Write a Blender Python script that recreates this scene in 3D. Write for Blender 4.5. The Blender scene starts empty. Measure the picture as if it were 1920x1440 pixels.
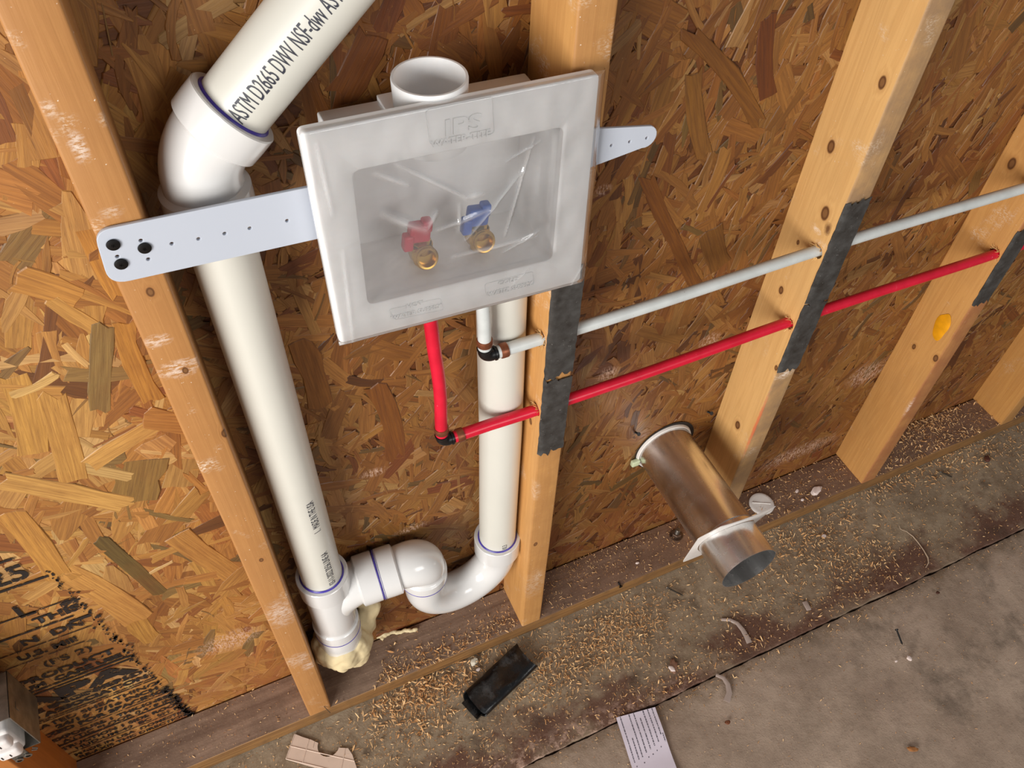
import bpy, bmesh, math, random
from mathutils import Vector, Matrix, noise as mnoise
import numpy as np
PI = math.pi
rnd = random.Random(7)
sc = bpy.context.scene
COL = sc.collection

# ------------------------------------------------------------ camera
CAM = Vector((0.07201, -0.67656, 1.53257))
RM = Matrix(((0.90971332, 0.29791466, -0.28925514),
             (-0.4142062, 0.70011136, -0.58161612),
             (0.02923884, 0.6489152, 0.76029872)))
FPX = 1566.14
cam = bpy.data.cameras.new('camera')
cam.sensor_width = 36.0
cam.sensor_fit = 'HORIZONTAL'
cam.lens = 36.0 * FPX / 1920.0
cam.clip_start = 0.02
camo = bpy.data.objects.new('camera', cam)
COL.objects.link(camo)
camo.matrix_world = Matrix.Translation(CAM) @ RM.to_4x4()
sc.camera = camo

# ------------------------------------------------------------ world, light, exposure
wd = bpy.data.worlds.new('garage_daylight')
sc.world = wd
wd.use_nodes = True
wd.node_tree.nodes['Background'].inputs[0].default_value = (0.95, 0.965, 1.0, 1)
wd.node_tree.nodes['Background'].inputs[1].default_value = 0.20


def area(name, loc, target, sx, sy, power, color):
    l = bpy.data.lights.new(name, 'AREA')
    l.shape = 'RECTANGLE'
    l.size = sx
    l.size_y = sy
    l.energy = power
    l.color = color
    o = bpy.data.objects.new(name, l)
    COL.objects.link(o)
    o.location = loc
    d = Vector(target) - Vector(loc)
    o.rotation_euler = d.to_track_quat('-Z', 'Y').to_euler()
    return o


area('open_garage_door_light', (-2.3, -2.1, 1.35), (0.4, 0.0, 0.6), 1.7, 1.7, 142, (1.0, 0.975, 0.94))
area('rear_area_light', (1.3, -3.2, 1.9), (0.9, 0.0, 0.2), 1.4, 1.0, 26, (1.0, 0.98, 0.95))  # second, weaker area light from the front right
sc.view_settings.view_transform = 'Standard'
sc.view_settings.look = 'None'
sc.view_settings.exposure = 0.08
sc.view_settings.gamma = 1.0
sc.view_settings.use_curve_mapping = False


# ------------------------------------------------------------ measuring helpers: where a sight line meets a plane of the place
def ray(u, v):
    return RM @ Vector(((u - 960) / FPX, -(v - 720) / FPX, -1.0))


def onx(u, v, x):
    d = ray(u, v)
    return CAM + d * ((x - CAM.x) / d.x)


def ony(u, v, y):
    d = ray(u, v)
    return CAM + d * ((y - CAM.y) / d.y)


def onz(u, v, z):
    d = ray(u, v)
    return CAM + d * ((z - CAM.z) / d.z)


# ------------------------------------------------------------ tagging
def tag(o, label=None, cat=None, group=None, kind=None):
    if label: o['label'] = label
    if cat: o['category'] = cat
    if group: o['group'] = group
    if kind: o['kind'] = kind
    return o


def empty(name, loc, label, cat, group=None):
    o = bpy.data.objects.new(name, None)
    o.empty_display_size = 0.02
    o.location = loc
    COL.objects.link(o)
    tag(o, label, cat, group)
    return o


def link(name, me, mat, parent=None, smooth=None):
    o = bpy.data.objects.new(name, me)
    COL.objects.link(o)
    if mat is not None:
        for m in (mat if isinstance(mat, (list, tuple)) else [mat]):
            me.materials.append(m)
    if smooth is not None:
        me.polygons.foreach_set('use_smooth', [True] * len(me.polygons))
        if smooth < 180:
            try:
                me.set_sharp_from_angle(angle=math.radians(smooth))
            except Exception:
                pass
    if parent is not None:
        o.parent = parent
        o.matrix_parent_inverse = Matrix.Translation(-parent_world(parent))
    return o


def parent_world(p):
    v = Vector(p.location)
    q = p.parent
    # parents are only ever translated; a parented mesh sits at its thing's origin frame
    return v if q is None else Vector((0, 0, 0))


def from_bm(name, bm, mat, parent=None, smooth=None):
    me = bpy.data.meshes.new(name)
    bmesh.ops.recalc_face_normals(bm, faces=bm.faces[:])
    bm.to_mesh(me)
    bm.free()
    return link(name, me, mat, parent, smooth)


# ------------------------------------------------------------ mesh helpers
def box(bm, a, b, bev=0.0, seg=2):
    a = Vector(a); b = Vector(b)
    r = bmesh.ops.create_cube(bm, size=1.0)
    vs = r['verts']
    c = (a + b) / 2
    d = b - a
    for v in vs:
        v.co = Vector((c.x + v.co.x * d.x, c.y + v.co.y * d.y, c.z + v.co.z * d.z))
    if bev > 0:
        es = set()
        for v in vs:
            es.update(v.link_edges)
        bmesh.ops.bevel(bm, geom=list(es), offset=bev, segments=seg, affect='EDGES', profile=0.6)
    return bm


def sweep(bm, pts, radii, n=24, caps=True, up=None):
    pts = [Vector(p) for p in pts]
    if not isinstance(radii, (list, tuple)): radii = [radii] * len(pts)
    tang = []
    for i in range(len(pts)):
        a = pts[max(0, i - 1)]; b = pts[min(len(pts) - 1, i + 1)]
        tang.append((b - a).normalized())
    t0 = tang[0]
    nrm = Vector(up) if up else (Vector((0, 0, 1)) if abs(t0.z) < .9 else Vector((1, 0, 0)))
    nrm = (nrm - t0 * nrm.dot(t0)).normalized()
    rings = []
    for i, p in enumerate(pts):
        t = tang[i]
        nrm = (nrm - t * nrm.dot(t)).normalized()
        bi = t.cross(nrm)
        rings.append([bm.verts.new(p + (nrm * math.cos(k * 2 * PI / n) + bi * math.sin(k * 2 * PI / n)) * radii[i]) for k in range(n)])
    for i in range(len(rings) - 1):
        for k in range(n):
            bm.faces.new((rings[i][k], rings[i][(k + 1) % n], rings[i + 1][(k + 1) % n], rings[i + 1][k]))
    if caps:
        bm.faces.new(rings[0][::-1]); bm.faces.new(rings[-1])
    return bm


def frame(axis):
    axis = Vector(axis).normalized()
    u = Vector((0, 0, 1)) if abs(axis.z) < .9 else Vector((1, 0, 0))
    u = (u - axis * u.dot(axis)).normalized()
    return axis, u, axis.cross(u)


def lathe(bm, prof, org, axis, n=48, closed=False):
    """prof: (r, t) pairs along the axis"""
    org = Vector(org)
    w, u, v = frame(axis)
    rings = []
    for r, t in prof:
        if r < 1e-6:
            rings.append([bm.verts.new(org + w * t)])
        else:
            rings.append([bm.verts.new(org + w * t + (u * math.cos(k * 2 * PI / n) + v * math.sin(k * 2 * PI / n)) * r) for k in range(n)])
    pairs = list(zip(rings, rings[1:]))
    if closed: pairs.append((rings[-1], rings[0]))
    for a, b in pairs:
        for k in range(n):
            k2 = (k + 1) % n
            if len(a) == 1 and len(b) > 1: bm.faces.new((a[0], b[k2], b[k]))
            elif len(b) == 1 and len(a) > 1: bm.faces.new((a[k], a[k2], b[0]))
            elif len(a) > 1: bm.faces.new((a[k], a[k2], b[k2], b[k]))
    return bm


def arc_pts(c, a, b, r, a0, a1, n=14):
    """points c + r(a cos t + b sin t)"""
    c = Vector(c); a = Vector(a); b = Vector(b)
    return [c + (a * math.cos(a0 + (a1 - a0) * i / n) + b * math.sin(a0 + (a1 - a0) * i / n)) * r for i in range(n + 1)]


def extrude_poly(bm, poly, d):
    """poly: 3-D points in a plane; d: thickness vector"""
    d = Vector(d)
    a = [bm.verts.new(Vector(p)) for p in poly]
    b = [bm.verts.new(Vector(p) + d) for p in poly]
    n = len(a)
    bm.faces.new(a[::-1]); bm.faces.new(b)
    for i in range(n):
        bm.faces.new((a[i], a[(i + 1) % n], b[(i + 1) % n], b[i]))
    return bm


def evaluated(o, name):
    dg = bpy.context.evaluated_depsgraph_get()
    dg.update()
    return bpy.data.meshes.new_from_object(o.evaluated_get(dg), depsgraph=dg)


def text_mesh(s, size, sx=1.0, align='LEFT', spacing=1.0, bold=0.0, ext=0.0):
    cu = bpy.data.curves.new('t', 'FONT')
    cu.body = s
    cu.size = size
    cu.align_x = align
    cu.space_character = spacing
    cu.resolution_u = 3
    cu.offset = bold
    cu.extrude = ext
    o = bpy.data.objects.new('t', cu)
    COL.objects.link(o)
    me = evaluated(o, 't')
    bpy.data.objects.remove(o)
    bm = bmesh.new()
    bm.from_mesh(me)
    bpy.data.meshes.remove(me)
    for v in bm.verts: v.co.x *= sx
    return bm


def map_verts(bm, f):
    for v in bm.verts: v.co = f(v.co.x, v.co.y, v.co.z)
    return bm


def blob(bm_balls, voxel, disp=0.0, scale=60):
    """melt overlapping balls into one lumpy surface"""
    bm = bmesh.new()
    for c, r in bm_balls:
        ret = bmesh.ops.create_icosphere(bm, subdivisions=3, radius=1.0)
        rr = Vector(r) if isinstance(r, (tuple, list)) else Vector((r, r, r))
        for v in ret['verts']:
            v.co = Vector((c[0] + v.co.x * rr.x, c[1] + v.co.y * rr.y, c[2] + v.co.z * rr.z))
    me = bpy.data.meshes.new('b')
    bm.to_mesh(me); bm.free()
    o = bpy.data.objects.new('b', me)
    COL.objects.link(o)
    m = o.modifiers.new('r', 'REMESH')
    m.mode = 'VOXEL'
    m.voxel_size = voxel
    s = o.modifiers.new('s', 'SMOOTH')
    s.iterations = 3
    me2 = evaluated(o, 'b')
    bpy.data.objects.remove(o)
    if disp:
        for v in me2.vertices:
            q = v.co * scale
            v.co += v.normal * disp * mnoise.noise(q) + v.normal * disp * .4 * mnoise.noise(q * 2.7)
    return me2


# ------------------------------------------------------------ materials
def srgb(r, g, b):
    f = lambda c: (c / 255 / 12.92) if c / 255 <= .04045 else ((c / 255 + .055) / 1.055) ** 2.4
    return (f(r), f(g), f(b), 1.0)


class NT:
    def __init__(s, name):
        s.m = bpy.data.materials.new(name)
        s.m.use_nodes = True
        s.t = s.m.node_tree
        s.b = s.t.nodes['Principled BSDF']

    def n(s, typ, ins=None, **props):
        x = s.t.nodes.new(typ)
        for k, v in props.items(): setattr(x, k, v)
        if ins:
            for k, v in ins.items():
                if hasattr(v, 'is_output') or isinstance(v, bpy.types.NodeSocket):
                    s.t.links.new(v, x.inputs[k])
                else:
                    x.inputs[k].default_value = v
        return x

    def math(s, op, a, b=0.0, clamp=False):
        x = s.n('ShaderNodeMath', {0: a, 1: b}, operation=op)
        x.use_clamp = clamp
        return x.outputs[0]

    def mix(s, f, a, b, blend='MIX'):
        x = s.n('ShaderNodeMix', None, data_type='RGBA', blend_type=blend)
        for i, v in ((0, f), (6, a), (7, b)):
            if isinstance(v, bpy.types.NodeSocket): s.t.links.new(v, x.inputs[i])
            else: x.inputs[i].default_value = v
        return x.outputs[2]

    def ramp(s, f, lo, hi, a=0.0, b=1.0):
        x = s.n('ShaderNodeMapRange', {0: f, 1: lo, 2: hi, 3: a, 4: b})
        return x.outputs[0]

    def noise(s, vec, scale, detail=4, rough=.55, dist=0.0):
        return s.n('ShaderNodeTexNoise', {'Vector': vec, 'Scale': scale, 'Detail': detail, 'Roughness': rough, 'Distortion': dist}).outputs[0]

    def coord(s):
        return s.n('ShaderNodeTexCoord').outputs['Object']

    def mapping(s, vec, sc=(1, 1, 1), loc=(0, 0, 0)):
        return s.n('ShaderNodeMapping', {'Vector': vec, 'Scale': sc, 'Location': loc}).outputs[0]

    def set(s, **k):
        for a, v in k.items():
            key = a.replace('_', ' ')
            if isinstance(v, bpy.types.NodeSocket): s.t.links.new(v, s.b.inputs[key])
            else: s.b.inputs[key].default_value = v
        return s

    def bump(s, h, strength=.3, dist=.001):
        x = s.n('ShaderNodeBump', {'Height': h, 'Strength': strength, 'Distance': dist})
        s.t.links.new(x.outputs[0], s.b.inputs['Normal'])
        return s


def plain(name, col, rough=.5, metal=0.0, var=.06, scale=60, bump=0.0, spec=.5, coat=0.0, bscale=300):
    t = NT(name)
    c = t.coord()
    n = t.noise(c, scale, 4)
    dark = tuple(x * (1 - var * 2.2) for x in col[:3]) + (1,)
    t.set(Base_Color=t.mix(t.ramp(n, .35, .7), dark, col), Roughness=rough, Metallic=metal)
    t.b.inputs['Specular IOR Level'].default_value = spec
    t.b.inputs['Coat Weight'].default_value = coat
    t.b.inputs['Coat Roughness'].default_value = .12
    if bump: t.bump(t.noise(c, bscale, 3), bump, .0006)
    return t.m


def wood(name, base, dark, knots=(), front_dirt_shade=.4, smear=.4, seed=0.0, axis='z', front=-.0875, dirt_shade_col=(120, 88, 58), patch=()):
    """lumber: long grain, knots, front edge with grime and painted shade, plaster smears (all in the board's own frame)"""
    t = NT(name)
    c = t.coord()
    sc_ = (28, 28, 1.3) if axis == 'z' else (1.3, 28, 28)
    gv = t.mapping(c, sc_, (seed, seed * .7, seed * .3))
    # grain flows round the knots
    kd = None
    for (x, y, z, r) in knots:
        k = t.n('ShaderNodeVectorMath', {0: c, 1: (x, y, z)}, operation='SUBTRACT').outputs[0]
        k = t.n('ShaderNodeVectorMath', {0: k, 1: (1, 1, .62)}, operation='MULTIPLY').outputs[0]
        l = t.n('ShaderNodeVectorMath', {0: k}, operation='LENGTH').outputs[1]
        l = t.math('DIVIDE', l, r)
        kd = l if kd is None else t.math('MINIMUM', kd, l)
    g1 = t.noise(gv, 1.0, 5, .6, .6)
    if kd is not None:
        pull = t.ramp(kd, 1, 3.0, .16, 0)
        g1 = t.math('ADD', g1, pull)
    rings = t.math('SINE', t.math('MULTIPLY', g1, 46.0))
    rings = t.ramp(rings, -1, 1)
    fine = t.noise(t.mapping(c, (300, 300, 9) if axis == 'z' else (9, 300, 300)), 1.0, 3)
    col = t.mix(t.math('MULTIPLY', rings, .30), base, dark)
    col = t.mix(t.math('MULTIPLY', t.ramp(fine, .5, .8), .35), col, dark)
    blot = t.noise(c, 9, 4)
    col = t.mix(t.math('MULTIPLY', t.ramp(blot, .45, .75), .4), col, tuple(x * .72 for x in base[:3]) + (1,))
    # outward edge: grime, plus shade put into the colour so it reads duller than the sides
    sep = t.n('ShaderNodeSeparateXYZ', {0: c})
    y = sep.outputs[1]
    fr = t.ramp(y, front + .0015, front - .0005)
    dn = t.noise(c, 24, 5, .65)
    dirt_shade = t.math('MULTIPLY', fr, t.ramp(dn, .3, .6, front_dirt_shade * .55, front_dirt_shade), True)
    col = t.mix(dirt_shade, col, srgb(*dirt_shade_col))
    for (x, y_, z, rx, rz, pc, amt) in patch:
        k = t.n('ShaderNodeVectorMath', {0: c, 1: (x, y_, z)}, operation='SUBTRACT').outputs[0]
        k = t.n('ShaderNodeVectorMath', {0: k, 1: (1 / rx, 1 / rx, 1 / rz)}, operation='MULTIPLY').outputs[0]
        l = t.n('ShaderNodeVectorMath', {0: k}, operation='LENGTH').outputs[1]
        l = t.math('ADD', l, t.math('MULTIPLY', t.math('SUBTRACT', t.noise(c, 90, 4, .7), .5), 1.1))
        brk = t.ramp(t.noise(t.mapping(c, (150, 150, 420)), 1.0, 5, .75), .44, .56) if pc[2] > 120 else 1.0
        col = t.mix(t.math('MULTIPLY', t.ramp(l, 1.15, .35, 0, amt * 1.1), brk, True), col, srgb(*pc))
    # white plaster smears
    s1 = t.noise(c, 16, 3)
    s2 = t.noise(t.mapping(c, (260, 260, 520)), 1.0, 4, .7)
    sm = t.math('MULTIPLY', t.ramp(s1, .60, .70), t.ramp(s2, .47, .60))
    sp = t.ramp(t.noise(c, 330, 2), .735, .77)
    sm = t.math('MAXIMUM', t.math('MULTIPLY', sm, smear), t.math('MULTIPLY', sp, min(1, smear * 1.3)))
    col = t.mix(sm, col, srgb(226, 208, 186))
    if kd is not None:
        col = t.mix(t.ramp(kd, 1.25, .95), col, srgb(70, 44, 24))
        col = t.mix(t.ramp(kd, .78, .5), col, srgb(118, 84, 50))
        col = t.mix(t.ramp(kd, 1.9, 1.1, 0, .25), col, srgb(150, 92, 44))
    t.set(Base_Color=col, Roughness=t.ramp(blot, .3, .7, .42, .6))
    h = t.math('ADD', t.math('MULTIPLY', rings, .3), t.math('MULTIPLY', fine, .7))
    t.bump(h, .25, .0008)
    return t.m


# ------------------------------------------------------------ OSB sheathing wall
def build_osb():
    X0, X1, Z0, Z1 = -.62, 1.98, -.02, 1.62
    base_cols = [((188, 136, 70), 26), ((180, 125, 62), 24), ((198, 149, 84), 18), ((170, 114, 56), 16), ((156, 100, 48), 8),
                 ((212, 170, 108), 5), ((136, 108, 62), 4), ((140, 82, 42), 3), ((118, 96, 58), 2), ((104, 64, 34), 2)]
    cols = [c for c, w in base_cols]
    wts = [w for c, w in base_cols]
    V = []; F = []; C = []; U = []
    R = rnd.random; G = rnd.gauss

    def strand(cx, cz, L, W, ang, depth, col, taper=1.0):
        ca, sa = math.cos(ang), math.sin(ang)
        nL = 5
        # ragged rectangle, curved a little
        bend = G(0, .05) * L
        top = []; bot = []
        for i in range(nL):
            u = (i / (nL - 1) - .5) * L
            b = bend * (1 - (2 * u / L) ** 2)
            wj = W * .5 * (1 + G(0, .07)) * (1 - (1 - taper) * abs(2 * u / L) ** 1.5)
            top.append((u + G(0, .015) * L * (i in (0, nL - 1)), wj + b))
            wj = W * .5 * (1 + G(0, .07)) * (1 - (1 - taper) * abs(2 * u / L) ** 1.5)
            bot.append((u + G(0, .015) * L * (i in (0, nL - 1)), -wj + b))
        # ragged ends
        e1 = [(L / 2 + G(0, .03) * L, W * q + bend * 0) for q in (.22, -.18)]
        e0 = [(-L / 2 + G(0, .03) * L, W * q) for q in (-.2, .2)]
        if taper < .5: e1 = []; e0 = []
        ring = top + e1 + bot[::-1] + e0
        n = len(ring)
        b0 = len(V)
        ta, tb = G(0, .006), G(0, .012)
        off = (R() * 50, R() * 50)
        cu = sum(p[0] for p in ring) / n; cv = sum(p[1] for p in ring) / n
        inset = min(.0011, W * .16)
        for k, (u, v) in enumerate(ring):
            du, dv = u - cu, v - cv
            yy = depth + ta * u + tb * v
            V.append((cx + ca * u - sa * v, -max(.00005, yy - .0007) + .0003, cz + sa * u + ca * v))
            C.append(tuple(x * .72 for x in col[:3]) + (1,)); U.append((u + off[0], v + off[1], depth * 1000))
        for k, (u, v) in enumerate(ring):
            du, dv = u - cu, v - cv
            l = math.hypot(du, dv) + 1e-9
            u2, v2 = u - inset * (1 if du > 0 else -1) * min(1, abs(du) / (L * .4)), v - inset * (1 if dv > 0 else -1) * min(1, abs(dv) / (W * .3))
            yy = depth + ta * u2 + tb * v2
            V.append((cx + ca * u2 - sa * v2, -max(.0001, yy), cz + sa * u2 + ca * v2))
            C.append(col); U.append((u2 + off[0], v2 + off[1], depth * 1000))
        for k in range(n):
            k2 = (k + 1) % n
            F.append((b0 + k, b0 + k2, b0 + n + k2, b0 + n + k))
        F.append(tuple(b0 + n + k for k in range(n)))

    def colour(x, z, small):
        c = rnd.choices(cols, wts)[0]
        f = 1 + G(0, .07) + .22 * mnoise.noise(Vector((x * 11, 0, z * 11)))
        s = srgb(*c)
        m = srgb(176, 122, 62)
        k = .35 if small else .12
        s = tuple(p * (1 - k) + q * k for p, q in zip(s, m))
        f *= .84
        return (s[0] * f, s[1] * f * (1 + G(0, .03)), s[2] * f, 1)

    def angle():
        r = R()
        if r < .34: return G(PI * .42, .38)
        if r < .5: return G(-.6, .35)
        return R() * PI

    NS = 21000
    for i in range(NS):
        cx = X0 + (X1 - X0) * R(); cz = Z0 + (Z1 - Z0) * R()
        r = R()
        layer = i / NS
        if r < .48:
            L = .04 + .06 * R(); W = .008 + .014 * R()
        elif r < .80:
            L = .06 + .08 * R(); W = .018 + .026 * R()
            layer *= .92
        else:
            L = .014 + .04 * R(); W = .0012 + .0035 * R()
        if cx > .05:   # the bays to the right are pressed from finer strands
            L *= .8; W *= .62
        strand(cx, cz, L, W, G(PI * .40, .34) if (cx > .35 and R() < .5) else angle(), .0001 + .0016 * layer + abs(G(0, .00012)), colour(cx, cz, r >= .80), 1.0 if R() < .75 else .2)
    # the big pale strands of the left bay
    for (u0, v0, u1, v1, w, c) in (((170, 870), (340, 750), 0, 0, .026, (214, 160, 86)),) and (
            (165, 872, 338, 772, .026, (214, 158, 82)), (195, 605, 190, 770, .022, (150, 118, 66)), (20, 700, 60, 850, .03, (206, 150, 72)),
            (0, 900, 235, 945, .03, (214, 160, 84)), (265, 860, 250, 940, .055, (150, 112, 56)), (95, 740, 140, 900, .03, (206, 150, 74)),
            (105, 700, 20, 740, .012, (222, 176, 104)), (95, 560, 190, 620, .016, (205, 150, 76)), (230, 600, 290, 750, .022, (200, 138, 60)),
            (110, 1070, 260, 1160, .042, (208, 148, 74)), (185, 1010, 300, 1110, .022, (112, 88, 44)), (20, 960, 110, 1080, .03, (202, 142, 66)),
            (260, 1085, 325, 1050, .007, (232, 188, 120)), (330, 1000, 470, 1100, .035, (192, 134, 66)), (250, 1140, 290, 1200, .03, (196, 140, 64)),
            (150, 400, 230, 560, .02, (206, 142, 62)), (30, 520, 150, 560, .03, (200, 140, 66)), (700, 60, 640, 180, .03, (168, 104, 44)),
            (560, 640, 600, 760, .03, (190, 124, 52)), (700, 720, 740, 860, .03, (186, 118, 50)), (1330, 430, 1350, 500, .035, (170, 116, 50)),
            (1290, 60, 1420, 230, .02, (180, 120, 52)), (1440, 30, 1440, 180, .022, (150, 84, 38)), (1300, 130, 1320, 290, .022, (196, 138, 64)),
            (1210, 330, 1320, 560, .02, (176, 112, 46)), (60, 60, 140, 330, .02, (186, 116, 48))):
        a = ony(u0, v0, 0); b = ony(u1, v1, 0)
        L = math.hypot(b.x - a.x, b.z - a.z)
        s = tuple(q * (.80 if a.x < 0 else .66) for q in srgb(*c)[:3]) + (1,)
        s = (s[0], s[1] * 1.04, s[2] * 1.1, 1)
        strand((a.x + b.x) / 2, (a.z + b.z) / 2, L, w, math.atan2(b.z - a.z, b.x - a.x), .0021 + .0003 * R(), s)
    # board behind the strands
    b0 = len(V)
    for (x, z) in ((-1.6, -.02), (3.2, -.02), (3.2, 2.44), (-1.6, 2.44)):
        V.append((x, .0005, z)); C.append(srgb(120, 72, 32)); U.append((x, z, 0))
    for (x, z) in ((-1.6, -.02), (3.2, -.02), (3.2, 2.44), (-1.6, 2.44)):
        V.append((x, .012, z)); C.append(srgb(120, 72, 32)); U.append((x, z, 0))
    F.append((b0, b0 + 1, b0 + 2, b0 + 3)); F.append((b0 + 7, b0 + 6, b0 + 5, b0 + 4))
    for k in range(4): F.append((b0 + k, b0 + 4 + k, b0 + 4 + (k + 1) % 4, b0 + (k + 1) % 4))
    me = bpy.data.meshes.new('wall_back')
    me.from_pydata(V, [], F)
    a = me.attributes.new('strand_colour', 'FLOAT_COLOR', 'POINT')
    a.data.foreach_set('color', np.array(C, dtype=np.float32).ravel())
    a = me.attributes.new('strand_uv', 'FLOAT_VECTOR', 'POINT')
    a.data.foreach_set('vector', np.array(U, dtype=np.float32).ravel())
    t = NT('oriented_strand_board')
    col = t.n('ShaderNodeAttribute', attribute_name='strand_colour').outputs['Color']
    uv = t.n('ShaderNodeAttribute', attribute_name='strand_uv').outputs['Vector']
    obj = t.coord()
    g = t.noise(t.mapping(uv, (14, 420, 1)), 1.0, 4, .62, .3)
    g2 = t.noise(t.mapping(uv, (60, 1500, 1)), 1.0, 3, .6)
    ring = t.ramp(t.math('SINE', t.math('MULTIPLY', t.noise(t.mapping(uv, (6, 90, 1)), 1.0, 2), 34)), -1, 1)
    darker = t.mix(1.0, col, (.42, .33, .26, 1), 'MULTIPLY')
    c2 = t.mix(t.math('MULTIPLY', t.ramp(g, .42, .72), .62), col, darker)
    c2 = t.mix(t.math('MULTIPLY', ring, .30), c2, darker)
    c2 = t.mix(t.math('MULTIPLY', t.ramp(g2, .58, .75), .55), c2, (.05, .025, .01, 1))
    # resin stains and grime, heavier in the lower metre
    st = t.noise(obj, 4.5, 5, .6)
    c2 = t.mix(t.ramp(st, .5, .72, 0, .42), c2, srgb(120, 62, 24))
    sep = t.n('ShaderNodeSeparateXYZ', {0: obj})
    low = t.math('MULTIPLY', t.ramp(sep.outputs[2], .30, .04), t.ramp(t.noise(obj, 26, 5, .7), .40, .62))
    c2 = t.mix(t.math('MULTIPLY', low, .55), c2, srgb(140, 82, 54))
    right_shade_grime = t.ramp(sep.outputs[0], -.03, .22, 0, .74)  # right bays: shade as well as grime multiplied into the board colour
    c2 = t.mix(right_shade_grime, c2, t.mix(1.0, c2, (.50, .40, .32, 1), 'MULTIPLY'))
    # chalky plaster patches
    pm = None
    for (px, py, rx, rz) in ((1500, 845, .10, .028), (1625, 700, .05, .035), (1140, 700, .02, .015), (700, 885, .02, .01), (770, 990, .03, .01), (1700, 740, .03, .02),
                             (1130, 355, .012, .008), (430, 1200, .05, .03), (1330, 640, .02, .02)):
        w = ony(px, py, 0)
        k = t.n('ShaderNodeVectorMath', {0: obj, 1: (w.x, 0, w.z)}, operation='SUBTRACT').outputs[0]
        k = t.n('ShaderNodeVectorMath', {0: k, 1: (1 / rx, 1, 1 / rz)}, operation='MULTIPLY').outputs[0]
        l = t.ramp(t.n('ShaderNodeVectorMath', {0: k}, operation='LENGTH').outputs[1], 1.15, .4)
        pm = l if pm is None else t.math('MAXIMUM', pm, l)
    sc1 = t.noise(t.mapping(obj, (420, 420, 150)), 1.0, 4, .75)
    c2 = t.mix(t.math('MULTIPLY', pm, t.ramp(sc1, .46, .60, 0, .8)), c2, srgb(205, 170, 148))
    fleck = t.ramp(t.noise(obj, 420, 2), .76, .80)
    c2 = t.mix(t.math('MULTIPLY', fleck, .6), c2, srgb(236, 205, 160))
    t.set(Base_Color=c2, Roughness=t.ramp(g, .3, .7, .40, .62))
    t.bump(t.math('ADD', g, t.math('MULTIPLY', g2, .5)), .35, .0009)
    o = link('wall_back', me, t.m)
    tag(o, kind='structure')
    return o


wall = build_osb()

# ------------------------------------------------------------ printed stamp on the sheathing (ink on the wall)
ink = NT('black_stamp_ink')
_c = ink.coord()
ink.set(Base_Color=srgb(28, 22, 20), Roughness=.55)
_tr = ink.n('ShaderNodeBsdfTransparent')
_mx = ink.n('ShaderNodeMixShader', {0: ink.ramp(ink.noise(_c, 160, 4, .7), .56, .62, 1, 0), 1: _tr.outputs[0], 2: ink.b.outputs[0]})
ink.t.links.new(_mx.outputs[0], ink.t.nodes['Material Output'].inputs[0])
inkm = ink.m


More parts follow.
